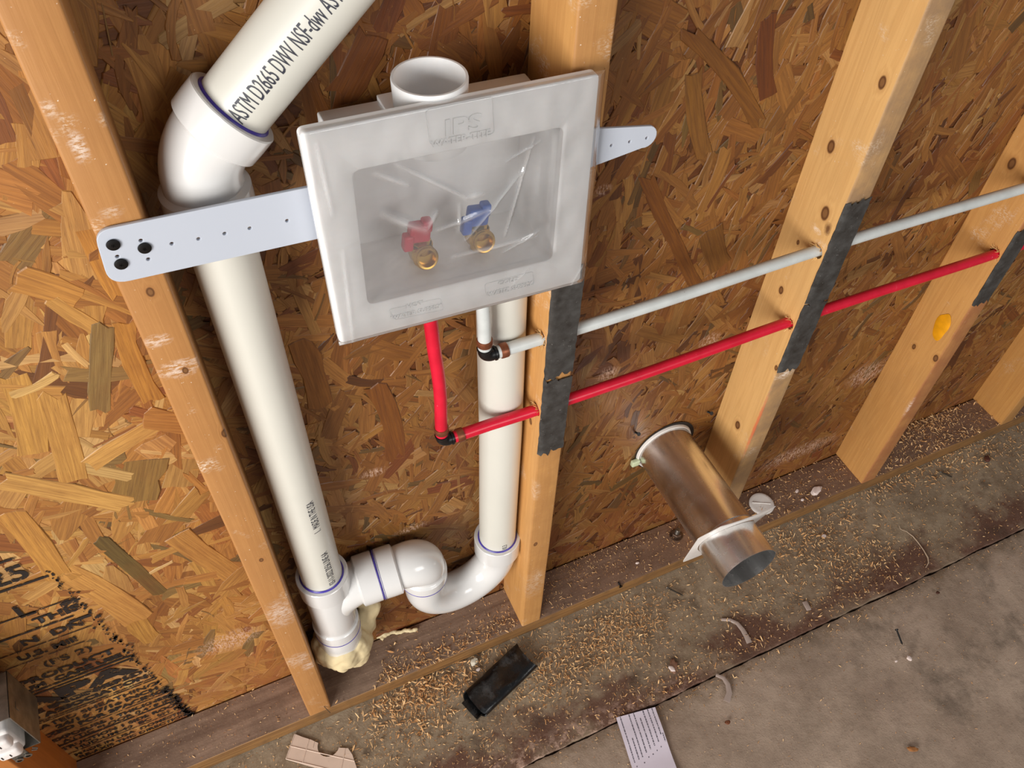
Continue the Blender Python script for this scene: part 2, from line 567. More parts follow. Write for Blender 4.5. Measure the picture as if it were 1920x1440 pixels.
def stamp():
    bm = bmesh.new()
    Y = -.0030

    def put(s, x, z, size, sx=1.0, align='RIGHT', bold=0.0):
        tb = text_mesh(s, size, sx, align, 1.0, bold)
        map_verts(tb, lambda a, b, c: Vector((x + a, Y, z + b)))
        me = bpy.data.meshes.new('q'); tb.to_mesh(me); tb.free()
        bm.from_mesh(me); bpy.data.meshes.remove(me)

    def bar(x0, x1, z, h):
        vs = [bm.verts.new(p) for p in ((x0, Y, z), (x1, Y, z), (x1, Y, z + h), (x0, Y, z + h))]
        bm.faces.new(vs)
    put('25', -.236, .585, .046, 1.0, 'RIGHT', .0012)
    bar(-.34, -.238, .629, .0045); bar(-.31, -.222, .572, .005)
    put('L', -.262, .505, .042, 1.0, 'RIGHT', .001)
    bar(-.41, -.214, .508, .0025); bar(-.234, -.214, .495, .012)
    put('THIS', -.216, .478, .022, 1.25, 'RIGHT', .0012)
    bar(-.41, -.230, .466, .004)
    put('N  DN', -.225, .438, .021, 1.3, 'RIGHT', .0010)
    bar(-.24, -.212, .452, .007)
    bar(-.42, -.22, .428, .002)
    put('U.S. Mill', -.245, .404, .019, 1.2, 'RIGHT', .0008)
    bar(-.42, -.24, .395, .002)
    put('(PS 2)', -.238, .366, .021, 1.3, 'RIGHT', .0004)
    put('PRODUCT', -.218, .336, .021, 1.3, 'RIGHT', .0010)
    put('HUD UM  CARE USE', -.214, .318, .016, 1.3, 'RIGHT', .0010)
    bar(-.42, -.205, .309, .005); bar(-.42, -.205, .300, .004)
    put('APA', -.216, .262, .046, 1.9, 'RIGHT', .0030)
    put('THE ENGINEERED', -.206, .244, .017, 1.35, 'RIGHT', .0010)
    put('WOOD ASSOCIATION', -.204, .226, .017, 1.35, 'RIGHT', .0010)
    bar(-.42, -.196, .217, .0025); bar(-.42, -.196, .211, .0025)
    put('RATED SHEATHING', -.20, .192, .016, 1.3, 'RIGHT', .0004)
    put('24/16  7/16 INCH', -.202, .175, .016, 1.3, 'RIGHT', .0008)
    put('SIZED FOR SPACING', -.198, .158, .016, 1.3, 'RIGHT', .0008)
    bar(-.33, -.192, .151, .002)
    put('EXPOSURE 1 THICKNESS', -.192, .134, .014, 1.2, 'RIGHT', .0006)
    put('ATTIC FLOOR 0.418 IN.', -.192, .119, .014, 1.2, 'RIGHT', .0004)
    bar(-.42, -.190, .112, .004)
    put('CONSTRUCTION 1 SIDE ROOF', -.190, .094, .014, 1.2, 'RIGHT', .0006)
    put('HUD-UM-40  BC  SH 16', -.190, .079, .014, 1.2, 'RIGHT', .0004)
    bar(-.42, -.190, .073, .002)
    put('MADE IN USA  DOMESTIC', -.190, .057, .013, 1.2, 'RIGHT', .0004)
    put('RE-AXIS THIS DIRECTION', -.190, .042, .013, 1.2, 'RIGHT', .0004)
    # sprayed edge line: a ragged upright run of dabs
    r = random.Random(3)
    for i in range(230):
        z = .04 + .56 * r.random() ** 1.5
        x = -.203 + .028 * (1 - z / .6) * .6 - .016 * (z / .6) + r.gauss(0, .0035)
        s = (.0008 + .0016 * r.random()) * (1.5 if z < .16 else 1)
        n = 6
        vs = [bm.verts.new((x + math.cos(k * 2 * PI / n) * s * (.6 + .8 * r.random()), Y - .0002, z + math.sin(k * 2 * PI / n) * s * 1.6 * (.6 + .8 * r.random()))) for k in range(n)]
        bm.faces.new(vs)
    o = from_bm('ink_stamp', bm, inkm, wall)
    o['label'] = 'black printed mill stamp and panel markings'


stamp()


# ------------------------------------------------------------ concrete
def concrete(name, strip):
    t = NT(name)
    c = t.coord()
    sep = t.n('ShaderNodeSeparateXYZ', {0: c})
    x, y = sep.outputs[0], sep.outputs[1]
    n1 = t.noise(c, 7, 6, .62); n2 = t.noise(c, 38, 6, .7); n3 = t.noise(c, 300, 3, .7)
    if strip:
        col = t.mix(t.ramp(n1, .32, .68), srgb(132, 114, 94), srgb(162, 144, 120))
        col = t.mix(t.ramp(n2, .42, .68, 0, .6), col, srgb(104, 84, 62))
        # red-brown floor coating left along the outer edge
        edge = t.ramp(t.math('ADD', y, t.math('MULTIPLY', t.math('SUBTRACT', t.noise(c, 13, 5, .7), .5), .22)), -.215, -.262)
        pat = t.ramp(t.noise(t.mapping(c, (1, 1.6, 1)), 6.5, 4), .40, .52)
        col = t.mix(t.math('MULTIPLY', edge, t.ramp(pat, 0, 1, .25, .85)), col, srgb(92, 58, 46))
        pink = t.math('MULTIPLY', t.ramp(y, -.262, -.292), t.ramp(t.noise(c, 60, 5, .75), .48, .62))
        col = t.mix(t.math('MULTIPLY', pink, t.ramp(x, .75, .45, .15, .8)), col, srgb(190, 158, 140))
        col = t.mix(t.ramp(t.noise(c, 15, 4), .60, .70, 0, .55), col, srgb(66, 50, 40))
    else:
        col = t.mix(t.ramp(n1, .30, .70), srgb(144, 124, 107), srgb(182, 161, 142))
        col = t.mix(t.ramp(n2, .45, .75, 0, .4), col, srgb(116, 100, 86))
        br = t.ramp(y, -.36, -.302)
        col = t.mix(t.math('MULTIPLY', br, t.ramp(n2, .35, .6, .1, .6)), col, srgb(112, 92, 66))
        sm = t.math('MULTIPLY', t.ramp(x, .7, 1.15), t.ramp(t.noise(t.mapping(c, (1, 1, 1), (4, 2, 0)), 9, 6, .7), .50, .68))
        col = t.mix(t.math('MULTIPLY', sm, .75), col, srgb(84, 74, 62))
        col = t.mix(t.ramp(t.noise(c, 5, 3), .55, .72, 0, .35), col, srgb(190, 164, 146))
    col = t.mix(t.ramp(n3, .60, .78, 0, .55), col, srgb(66, 54, 42))
    col = t.mix(t.ramp(t.noise(c, 230, 2), .70, .76, 0, .6), col, srgb(206, 186, 150))
    t.set(Base_Color=col, Roughness=.82)
    t.b.inputs['Specular IOR Level'].default_value = .3
    t.bump(t.math('ADD', t.math('MULTIPLY', n2, 1.0), t.math('MULTIPLY', n3, .35)), .5, .003)
    return t.m


def edge_wave(x):
    return .0035 * mnoise.noise(Vector((x * 9, 3, 0))) + .0022 * mnoise.noise(Vector((x * 40, 7, 0))) + .0012 * mnoise.noise(Vector((x * 130, 7, 4)))


def slab(name, y0f, y1, z0, mat, xr=(-1.6, 3.2), near_n=60):
    """grid slab: y from y1 (far edge, straight) to y0f(x) (wavy edge)"""
    bm = bmesh.new()
    nx, ny = 900, 22
    rows = []
    for i in range(nx + 1):
        x = xr[0] + (xr[1] - xr[0]) * i / nx
        col = []
        ya = y0f(x)
        for j in range(ny + 1):
            t = j / ny
            y = ya + (y1 - ya) * (t ** 2.0)
            p = Vector((x * 6, y * 6, 0))
            h = .0012 * mnoise.noise(p) + .0007 * mnoise.noise(p * 4)
            if t < .03: h -= .0022
            elif t < .006: h -= .0008
            col.append(bm.verts.new((x, y, z0 + h)))
        rows.append(col)
    for i in range(nx):
        for j in range(ny):
            bm.faces.new((rows[i][j], rows[i + 1][j], rows[i + 1][j + 1], rows[i][j + 1]))
    bot = [bm.verts.new((rows[i][0].co.x, rows[i][0].co.y, z0 - .04)) for i in range(nx + 1)]
    for i in range(nx): bm.faces.new((rows[i][0], rows[i + 1][0], bot[i + 1], bot[i]))
    return from_bm(name, bm, mat, None, 40)


strip = slab('floor', lambda x: -.3045 + edge_wave(x), .03, -.0005, concrete('rough_curb_concrete', True))
tag(strip, kind='structure')
pave = slab('floor', lambda x: -.3072 + edge_wave(x + .02) * .9 - .0004, -3.6, -.004, concrete('worn_slab_concrete', False))
tag(pave, kind='structure')
bm = bmesh.new(); box(bm, (-1.6, -3.6, -.06), (3.2, .1, -.035))
tag(from_bm('floor', bm, plain('dark_joint_soil', srgb(40, 32, 26), .95)), kind='structure')

# ------------------------------------------------------------ bottom plate
plate_top = NT('grubby_plate_top')
_c = plate_top.coord()
_g = plate_top.noise(plate_top.mapping(_c, (2.2, 60, 60)), 1.0, 5, .65)
_n = plate_top.noise(_c, 18, 5, .7)
_n2 = plate_top.noise(_c, 260, 3)
_col = plate_top.mix(plate_top.ramp(_g, .35, .68), srgb(112, 88, 72), srgb(152, 126, 106))
_sx = plate_top.n('ShaderNodeSeparateXYZ', {0: _c}).outputs[0]
_col = plate_top.mix(plate_top.math('MULTIPLY', plate_top.ramp(_sx, .38, .55), .5), _col, srgb(112, 76, 54))
_col = plate_top.mix(plate_top.ramp(_n, .42, .7, 0, .6), _col, srgb(84, 62, 48))
_col = plate_top.mix(plate_top.ramp(_n2, .64, .74, 0, .6), _col, srgb(190, 160, 128))
plate_top.set(Base_Color=_col, Roughness=.75)
plate_top.bump(plate_top.math('ADD', _g, _n2), .4, .001)
plate_front = NT('treated_pine_edge')
_c = plate_front.coord()
_g = plate_front.noise(plate_front.mapping(_c, (1.6, 50, 150)), 1.0, 4, .6)
_s = plate_front.ramp(plate_front.math('SINE', plate_front.math('MULTIPLY', _g, 42)), -1, 1)
_col = plate_front.mix(plate_front.math('MULTIPLY', _s, .8), srgb(146, 106, 60), srgb(100, 68, 38))
_col = plate_front.mix(plate_front.ramp(plate_front.noise(_c, 30, 5), .5, .7, 0, .6), _col, srgb(96, 70, 44))
plate_front.set(Base_Color=_col, Roughness=.6)
bm = bmesh.new()
box(bm, (-1.55, -.089, 0.0), (3.15, -.0035, .038), .003, 3)
plate = from_bm('bottom_plate', bm, [plate_top.m, plate_front.m], None, 30)
for p in plate.data.polygons:
    if p.normal.y < -.6: p.material_index = 1
tag(plate, 'long grubby bottom plate lumber lying flat along the foot of the wall', 'lumber plate')

# ------------------------------------------------------------ studs
SX = {'o': -.4132, 'A': 0.0, 'B': .4091, 'C': .8172, 'D': 1.2204, 'E': 1.6276}


def cut(me_obj, holes):
    """drill round holes along x"""
    bm = bmesh.new()
    for (x0, x1, y, z, r) in holes:
        lathe(bm, [(0, 0), (r, 0), (r, x1 - x0), (0, x1 - x0)], (x0, y, z), (1, 0, 0), 20)
    bmesh.ops.recalc_face_normals(bm, faces=bm.faces[:])
    me = bpy.data.meshes.new('cut'); bm.to_mesh(me); bm.free()
    co = bpy.data.objects.new('cut', me); COL.objects.link(co)
    m = me_obj.modifiers.new('b', 'BOOLEAN'); m.operation = 'DIFFERENCE'; m.object = co; m.solver = 'EXACT'
    me2 = evaluated(me_obj, me_obj.name)
    me_obj.modifiers.clear()
    old = me_obj.data
    me_obj.data = me2
    bpy.data.objects.remove(co)
    bpy.data.meshes.remove(old)


splm = plain('fresh_splinter_wood', srgb(228, 186, 122), .7)


def stud(x, mat, label, holes=(), lean=0.0, splint=(), bev=.0028):
    bm = bmesh.new()
    W = .038; D = .089; H0 = .038; H1 = 2.44
    n = 60
    seg = []
    prof = []
    for (cx, cy, a0) in ((W - bev, -bev, 0), (bev, -bev, 90), (bev, -D + bev, 180), (W - bev, -D + bev, 270)):
        for k in range(4):
            a = math.radians(a0 + k * 30)
            prof.append((cx + bev * math.cos(a), cy + bev * math.sin(a)))
    zs = [H0 + (1.35 - H0) * (i / n) for i in range(n + 1)] + [1.9, H1]
    for z in zs:
        ring = []
        for (px, py) in prof:
            q = Vector((px * 30 + x * 9, py * 30, z * 7))
            ring.append(bm.verts.new((x + px + .0006 * mnoise.noise(q), py + (.0006 * mnoise.noise(q + Vector((9, 9, 9))) if py < -.02 else 0), z)))
        seg.append(ring)
    m = len(prof)
    for a, b in zip(seg, seg[1:]):
        for k in range(m): bm.faces.new((a[k], a[(k + 1) % m], b[(k + 1) % m], b[k]))
    bm.faces.new(seg[0][::-1]); bm.faces.new(seg[-1])
    o = from_bm('wall_stud', bm, None)
    if holes: cut(o, [(x - .01, x + .05, y, z, r) for (y, z, r) in holes])
    o.data.materials.clear()
    o.data.materials.append(mat)
    for p in o.data.polygons: p.use_smooth = True
    try: o.data.set_sharp_from_angle(angle=math.radians(38))
    except Exception: pass
    tag(o, label, 'wall stud', 'wall studs')
    if splint:
        r = random.Random(int(x * 1000) + 5)
        for (y, z) in splint:
            bm = bmesh.new()
            for i in range(26):
                a = r.choice([PI / 2, PI / 2, -PI / 2]) + r.gauss(0, .6)
                rr = .0083
                p = Vector((x - .0006, y + rr * math.cos(a), z + rr * math.sin(a)))
                d = Vector((-.5 - r.random() * .7, math.cos(a) * .8 + r.gauss(0, .35), math.sin(a) * .8 + r.gauss(0, .35))).normalized()
                L = .003 + .007 * r.random()
                sweep(bm, [p, p + d * L * .5 + Vector((0, 0, r.gauss(0, .0004))), p + d * L], [.0006, .0005, .0001], 4)
            so = from_bm('hole_splinters', bm, splm, o)
            so['label'] = 'pale torn splinters round the drilled hole'
    return o


HOT_Y, HOT_Z = -.0735, .6765
CLD_Y, CLD_Z = -.0735, .8115
hole2 = ((CLD_Y, CLD_Z, .0098), (HOT_Y, HOT_Z, .0098))
spl2 = ((CLD_Y, CLD_Z), (HOT_Y, HOT_Z))
stud(SX['o'], wood('pine_stud_orange', srgb(186, 112, 44), srgb(150, 84, 30), (), .3, .1, 11), 'plain orange pine stud in the bottom left corner, beside the metal box')  # deeper orange base than the other studs
knA = [(.0240, -.0885, .940, .0026), (.037, -.0885, .836, .0036), (.0231, -.0885, .5795, .0025), (.0216, -.0885, 1.0405, .0030)]
stud(SX['A'], wood('pine_stud_left', srgb(190, 136, 80), srgb(160, 106, 58), knA, .55, .75, 3.0, dirt_shade_col=(164, 114, 64), patch=[(.020, -.089, .945, .020, .012, (226, 206, 190), .75), (.012, -.089, .985, .012, .008, (226, 206, 190), .6), (.014, -.089, 1.183, .006, .014, (226, 210, 196), .7), (.006, -.089, 1.215, .005, .007, (220, 200, 180), .6), (.018, -.089, 1.125, .010, .006, (220, 200, 180), .4), (.020, -.089, .43, .022, .040, (222, 204, 190), .55), (.016, -.089, .27, .022, .022, (214, 190, 170), .6), (.030, -.089, .235, .012, .016, (224, 204, 190), .6)]),
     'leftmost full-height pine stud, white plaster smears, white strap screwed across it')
knB = [(.4091 + .0105, -.0885, .3405, .0032), (.4095, -.061, .6355, .0036), (.4095, -.030, .50, .003)]
stud(SX['B'], wood('pine_stud_middle', srgb(210, 156, 92), srgb(178, 122, 66), knB, .62, .7, 8.0, dirt_shade_col=(156, 108, 62), patch=[(.425, -.089, .20, .022, .05, (206, 178, 150), .5), (.412, -.085, .50, .008, .03, (224, 200, 176), .5)]),
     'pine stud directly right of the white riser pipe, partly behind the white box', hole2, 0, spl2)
knC = [(.8172, -.0705, 1.0545, .0046), (.8172, -.0337, .9492, .0052), (.8172, -.0627, .8677, .0060), (.8172, -.0390, .712, .0040), (.8172, -.0533, .4096, .0052), (.8172, -.0375, .80, .0022), (.8172, -.083, .588, .003)]
stud(SX['C'], wood('pine_stud_knotty', srgb(220, 173, 110), srgb(190, 140, 82), knC, .85, .55, 5.0, dirt_shade_col=(140, 112, 86), patch=[(.836, -.089, .572, .018, .012, (232, 214, 196), .8), (.8172, -.089, .45, .004, .09, (214, 96, 50), .6), (.8172, -.060, .838, .008, .005, (236, 214, 190), .8), (.8172, -.076, .852, .006, .010, (92, 52, 26), .8)]),
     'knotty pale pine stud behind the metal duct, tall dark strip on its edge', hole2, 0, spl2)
knD = [(1.2204, -.024, .813, .0056), (1.2204, -.0825, .436, .0045), (1.2204, -.035, .42, .0035)]
studD = stud(SX['D'], wood('pine_stud_painted', srgb(206, 152, 88), srgb(176, 120, 64), knD, .75, .5, 14.0, dirt_shade_col=(146, 88, 58), patch=[(1.2204, -.089, .30, .006, .030, (226, 200, 180), .7)]),
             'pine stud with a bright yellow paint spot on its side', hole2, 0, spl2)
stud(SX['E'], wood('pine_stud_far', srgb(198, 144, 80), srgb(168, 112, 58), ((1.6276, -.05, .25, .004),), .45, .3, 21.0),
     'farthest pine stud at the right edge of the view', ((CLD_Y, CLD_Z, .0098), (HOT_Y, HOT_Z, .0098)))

# yellow paint spot, on the side of the stud
bm = bmesh.new()
pc = onx(1766, 612, 1.2204)
ring = []
for k in range(28):
    a = k * 2 * PI / 28
    f = 1 + .07 * math.sin(3 * a + 1) + .04 * math.sin(5 * a)
    ring.append((pc.y + .0140 * math.cos(a) * f, pc.z + .031 * math.sin(a) * f))
c0 = bm.verts.new((1.2204 - .0034, pc.y, pc.z))
inner = [bm.verts.new((1.2204 - .0030, pc.y + (y - pc.y) * .75, pc.z + (z - pc.z) * .75)) for y, z in ring]
outer = [bm.verts.new((1.2204 - .0012, y, z)) for y, z in ring]
for k in range(28):
    k2 = (k + 1) % 28
    bm.faces.new((c0, inner[k], inner[k2])); bm.faces.new((inner[k], outer[k], outer[k2], inner[k2]))
po = from_bm('paint_spot', bm, plain('yellow_marker_paint', srgb(246, 168, 20), .4, 0, .10, 70), studD, 60)
po['label'] = 'bright yellow paint spot'

# ------------------------------------------------------------ dark strips on the stud edges
tapem = NT('dark_grey_strip')
_c = tapem.coord()
_n = tapem.noise(_c, 45, 5, .65)
_col = tapem.mix(tapem.ramp(_n, .3, .7), srgb(62, 60, 58), srgb(98, 98, 97))
_col = tapem.mix(tapem.ramp(tapem.noise(_c, 190, 4, .75), .66, .73), _col, srgb(168, 168, 166))
tapem.set(Base_Color=_col, Roughness=tapem.ramp(_n, .3, .7, .3, .5), Metallic=.55)
tapem.bump(tapem.noise(_c, 50, 3), .25, .002)


def strip_tape(x, z0, z1, label, seed, w=.0385, name='metal_strip'):
    r = random.Random(seed)
    bm = bmesh.new()
    nu, nz = 10, max(8, int((z1 - z0) / .008))
    jt = [r.gauss(0, .0028) for _ in range(nu + 1)]
    jb = [r.gauss(0, .0030) for _ in range(nu + 1)]
    fr = []; bk = []
    for i in range(nz + 1):
        t = i / nz
        a = []; b = []
        for j in range(nu + 1):
            u = j / nu
            za = z0 + jb[j]; zb = z1 + jt[j]
            z = za + (zb - za) * t
            xx = x - .0008 + u * w + (r.gauss(0, .0004) if j in (0, nu) else 0)
            lift = .0003 + .0004 * abs(mnoise.noise(Vector((xx * 60, z * 25, seed))))
            if t < .02 or t > .98: lift += .0016 * r.random()
            yo = 0.0
            if j == 0: yo = .0035
            a.append(bm.verts.new((xx, -.0898 - lift - .0008 + yo, z)))
            b.append(bm.verts.new((xx + (.0004 if j == 0 else 0), -.0898 - lift + yo + .0002, z)))
        fr.append(a); bk.append(b)
    for i in range(nz):
        for j in range(nu):
            bm.faces.new((fr[i][j], fr[i][j + 1], fr[i + 1][j + 1], fr[i + 1][j]))
            bm.faces.new((bk[i][j + 1], bk[i][j], bk[i + 1][j], bk[i + 1][j + 1]))
    for i in range(nz):
        for j in (0, nu):
            bm.faces.new((fr[i][j], fr[i + 1][j], bk[i + 1][j], bk[i][j]))
    for j in range(nu):
        for i in (0, nz): bm.faces.new((fr[i][j], fr[i][j + 1], bk[i][j + 1], bk[i][j]))
    o = from_bm(name, bm, tapem.m, None, 50)
    tag(o, label, 'metal strip', 'dark strips on the stud edges')
    return o


zb = ony(1045, 707, -.09).z
strip_tape(SX['B'], zb + .002, .93, 'upper dark grey strip on the stud below the white box, above a torn joint', 1)
strip_tape(SX['B'], .595, zb - .003, 'lower shorter dark grey strip on the middle stud, ragged bottom end', 2)
zc = onx(1515, 560, .817).z
strip_tape(SX['C'], .728, .900, 'dark grey strip on the knotty stud where the white tube passes, upper of two', 3)
strip_tape(SX['C'], .583, .726, 'dark grey strip on the knotty stud behind the red tube, lower of two', 4)
strip_tape(SX['D'], .575, .735, 'dark grey strip at the right edge, on the stud with the yellow paint', 5, .034)

# ------------------------------------------------------------ PVC drain
pvc = plain('white_pvc_pipe', srgb(212, 210, 200), .34, 0, .015, 14, 0, .5, .15)
pvcf = plain('white_pvc_fitting', srgb(220, 219, 217), .18, 0, .01, 20, 0, .5, .5)
primer = plain('purple_primer', srgb(74, 60, 168), .35, 0, .15, 120)
inkp = plain('pipe_print_ink', srgb(52, 54, 66), .5)

PX, PY = .0897, -.0385        # left stack
RX, RY = .3765, -.0350        # riser
RR = .03015
drain = empty('drain_pipe', (PX, PY, .038), 'glossy white PVC drain pipe with trap, running up behind the white box', 'drain pipe')

# left stack
bm = bmesh.new(); sweep(bm, [(PX, PY, .39), (PX, PY, .7), (PX, PY, 1.08)], RR, 64)
from_bm('stack_pipe', bm, pvc, drain, 60)
# upper elbow, 45 degrees
EZ = 1.125
AD = Vector((.735, -.03, .678)).normalized()       # direction of the slanting pipe
E0 = Vector((PX, PY, EZ))
bend_in = E0 - Vector((0, 0, .028)); bend_out = E0 + AD * .030
pts = [bend_in - Vector((0, 0, .012))]
for i in range(13):
    t = i / 12
    pts.append(bend_in * (1 - t) ** 2 + E0 * 2 * t * (1 - t) + bend_out * t * t)
pts.append(bend_out + AD * .006)
elb = bmesh.new(); sweep(elb, pts, .0338, 56)
elbow = from_bm('elbow_fitting', elb, pvcf, drain, 60)


def hub(org, axis, length, parent, name='socket_hub', ro=.0386, ri=.0302, bev=.0010, neck=.0335):
    """socket: opens towards +axis at org + length"""
    b = bmesh.new()
    lathe(b, [(neck * .98, -.004), (neck + .0008, -.002), (ro - bev, 0), (ro, bev), (ro + .0003, length * .5), (ro, length - bev), (ro - bev, length), (ri + .0012, length), (ri, length - .001), (ri, length - .012)], org, axis, 64)
    return from_bm(name, b, pvcf, parent, 35)


def primer_ring(org, axis, parent, r=.0305, w=.0012, t=.0):
    b = bmesh.new()
    lathe(b, [(r + .0002, t - w), (r + .0022, t - w * .2), (r + .0022, t + w * .2), (r + .0002, t + w)], org, axis, 64)
    o = from_bm('primer_ring', b, primer, parent, 60)
    o['label'] = 'purple primer line'
    return o


h = hub(E0 + AD * .026, AD, .0275, elbow)
primer_ring(E0 + AD * .0535, AD, elbow, .0302, .0016, .0003)
hub(E0 - Vector((0, 0, .030)), (0, 0, -1), .026, elbow)
# small moulding marks on the hub
mk = bmesh.new()
for a, t, sx in ((20, .020, .004), (-35, .020, .004), (60, .018, .003)):
    w_, u_, v_ = frame(AD)
    toc = (CAM - E0); toc = (toc - w_ * toc.dot(w_)).normalized()
    side = w_.cross(toc)
    aa = math.radians(a)
    d = toc * math.cos(aa) + side * math.sin(aa)
    p = E0 + AD * (.026 + t) + d * .0377
    s2 = w_.cross(d)
    vs = [p - s2 * .0004 - w_ * sx * .5 + d * .0005, p + s2 * .0008 - w_ * sx * .5 + d * .0005, p + s2 * .0008 + w_ * sx * .5 + d * .0005, p - s2 * .0004 + w_ * sx * .5 + d * .0005]
    mk = bmesh.new(); mk.faces.new([mk.verts.new(v) for v in vs]); from_bm('moulding_tick', mk, pvcf, elbow)
tb = text_mesh('2"', .009, .9, 'CENTER')
w_ = AD
toc = (CAM - E0); toc = (toc - w_ * toc.dot(w_)).normalized(); side = w_.cross(toc)
an = math.radians(22)
dd = toc * math.cos(an) - side * math.sin(an) * -1
map_verts(tb, lambda a, b, c: E0 + AD * (.034 + b) + (toc * math.cos(an - a / .0377) + side * math.sin(an - a / .0377)) * .0381)
from_bm('size_mark', tb, pvcf, elbow)
# slanting pipe
bm = bmesh.new(); sweep(bm, [E0 + AD * .04, E0 + AD * .3, E0 + AD * .75], RR, 64)
slant = from_bm('slanting_pipe', bm, pvc, drain, 60)


def wrap_text(s, size, org, axis, up_ref, ang, t0, parent, sx=.8, r=.0303, sign=-1, bold=0, name='printed_lettering', tilt=0.0):
    """lettering laid round a pipe, reading along the axis"""
    tb = text_mesh(s, size, sx, 'LEFT', 1.0, bold)
    for k in range(-6, 12):
        yy = k * .0022
        geom = tb.verts[:] + tb.edges[:] + tb.faces[:]
        bmesh.ops.bisect_plane(tb, geom=geom, plane_co=(0, yy, 0), plane_no=(0, 1, 0))
    axis = Vector(axis).normalized()
    toc = Vector(up_ref); toc = (toc - axis * toc.dot(axis)).normalized()
    side = axis.cross(toc)
    org = Vector(org)

    def f(a, b, c):
        al = ang + (b + a * tilt) / r * sign
        return org + axis * (t0 + a) + (toc * math.cos(al) + side * math.sin(al)) * (r + .00025)
    map_verts(tb, f)
    o = from_bm(name, tb, inkp, parent)
    return o


TXA = 24
wrap_text('ASTM D2665 DWV NSF-dwv ASTM F1760', .0212, E0, AD, CAM - E0, math.radians(TXA), .056, slant, .415)
ref = CAM - Vector((PX, PY, .55))
stack = [o for o in drain.children if o.name.startswith('stack_pipe')][0]
wrap_text('03-11-2022 20:56 LINE 6A', .0150, (PX, PY, 0), (0, 0, 1), ref, math.radians(30), .415, stack, .56, tilt=.0)
wrap_text('MADE IN THE USA', .0150, (PX, PY, 0), (0, 0, 1), ref, math.radians(30), .572, stack, .50)
wrap_text('1.', .0150, (PX, PY, 0), (0, 0, 1), ref, math.radians(30), .560, stack, .6)

# tee at the foot of the stack
ZT = .345
tee = bmesh.new()
lathe(tee, [(.0338, .245), (.0345, .25), (.0345, .37), (.0338, .375)], (PX, PY, 0), (0, 0, 1), 64)
# sweeping branch: widening upward into the tee body
ARM = Vector((1, -.05, .03)).normalized()
bp = []
br = []
for i in range(13):
    t = i / 12
    a = Vector((PX + .002, PY, ZT - .075)); b = Vector((PX + .012, PY - .001, ZT + .002)); c = Vector((PX, PY, ZT)) + ARM * .052
    bp.append(a * (1 - t) ** 2 + b * 2 * t * (1 - t) + c * t * t)
    br.append(.026 + .0085 * min(1, t * 1.6))
sweep(tee, bp, br, 48)
teeo = from_bm('tee_fitting', tee, pvcf, drain, 50)
hub((PX, PY, .366), (0, 0, 1), .040, teeo)
primer_ring((PX, PY, .4062), (0, 0, 1), teeo, .0304, .0022)
hub((PX, PY, .252), (0, 0, -1), .026, teeo, ro=.0370)
primer_ring((PX, PY, .2255), (0, 0, -1), teeo, .0352, .0012)
B0 = Vector((PX, PY, ZT)) + ARM * .048
hub(B0, ARM, .030, teeo, ro=.0400)
bm = bmesh.new(); lathe(bm, [(.0355, .225), (.0362, .220), (.0362, .160), (.034, .155), (0, .155)], (PX, PY, 0), (0, 0, 1), 64)
from_bm('lower_coupling', bm, pvcf, drain, 40)
# trap elbow
LX, LY = RX - .136, -.048
A1 = Vector((PX, PY, ZT)) + ARM * .080
LZ = A1.z + .004
A2 = Vector((LX, LY, LZ))
armd = (A2 - A1).normalized()
tr = bmesh.new()
k1 = A2 - armd * .045; k2 = A2 - Vector((0, 0, .034))
pts = [A1 + armd * .018]
for i in range(17):
    t = i / 16
    q = A2 + armd * .006 + Vector((0, 0, .006))
    pts.append(k1 * (1 - t) ** 2 + q * 2 * t * (1 - t) + k2 * t * t)
rad = [.0338] + [.0338 + .0035 * math.sin(PI * i / 16) for i in range(17)]
sweep(tr, pts, rad, 56)
tre = from_bm('trap_elbow', tr, pvcf, drain, 60)
hub(A1 + armd * .030, -armd, .0285, tre, ro=.0400)
primer_ring(A1 + armd * .0005, armd, tre, .0385, .0011)
primer_ring(A1 + armd * .0030, armd, tre, .0385, .0006)
hub(A2 - Vector((0, 0, .030)), (0, 0, -1), .020, tre, ro=.0385)
primer_ring(A2 - Vector((0, 0, .0512)), (0, 0, -1), tre, .0362, .0016)
# U bend and riser hub
rimR = .312
ub = bmesh.new()
uax = (Vector((LX, LY, 0)) - Vector((RX, RY, 0)))
ur = uax.length / 2
ud = uax.normalized()
cz = .262
ctr = Vector(((LX + RX) / 2, (LY + RY) / 2, cz))
pts = [Vector((RX, RY, rimR - .02)), Vector((RX, RY, cz + .012))] + arc_pts(ctr, -ud, Vector((0, 0, -1)), ur, 0, PI, 30) + [Vector((LX, LY, cz + .02)), Vector((LX, LY, A2.z - .045))]
sweep(ub, pts, .0328, 56)
ubo = from_bm('trap_bend', ub, pvcf, drain, 60)
hub((RX, RY, rimR - .040), (0, 0, 1), .040, ubo, neck=.033)
primer_ring((RX, RY, rimR), (0, 0, 1), ubo, .0304, .0016)
bm = bmesh.new(); sweep(bm, [(RX, RY, rimR - .015), (RX, RY, .6), (RX - .006, RY, .964)], RR, 64)
riser = from_bm('riser_pipe', bm, pvc, drain, 60)
wrap_text('A10.3', .012, (RX, RY, 0), (0, 0, 1), CAM - Vector((RX, RY, .33)), math.radians(32), rimR - .004, riser, .75)

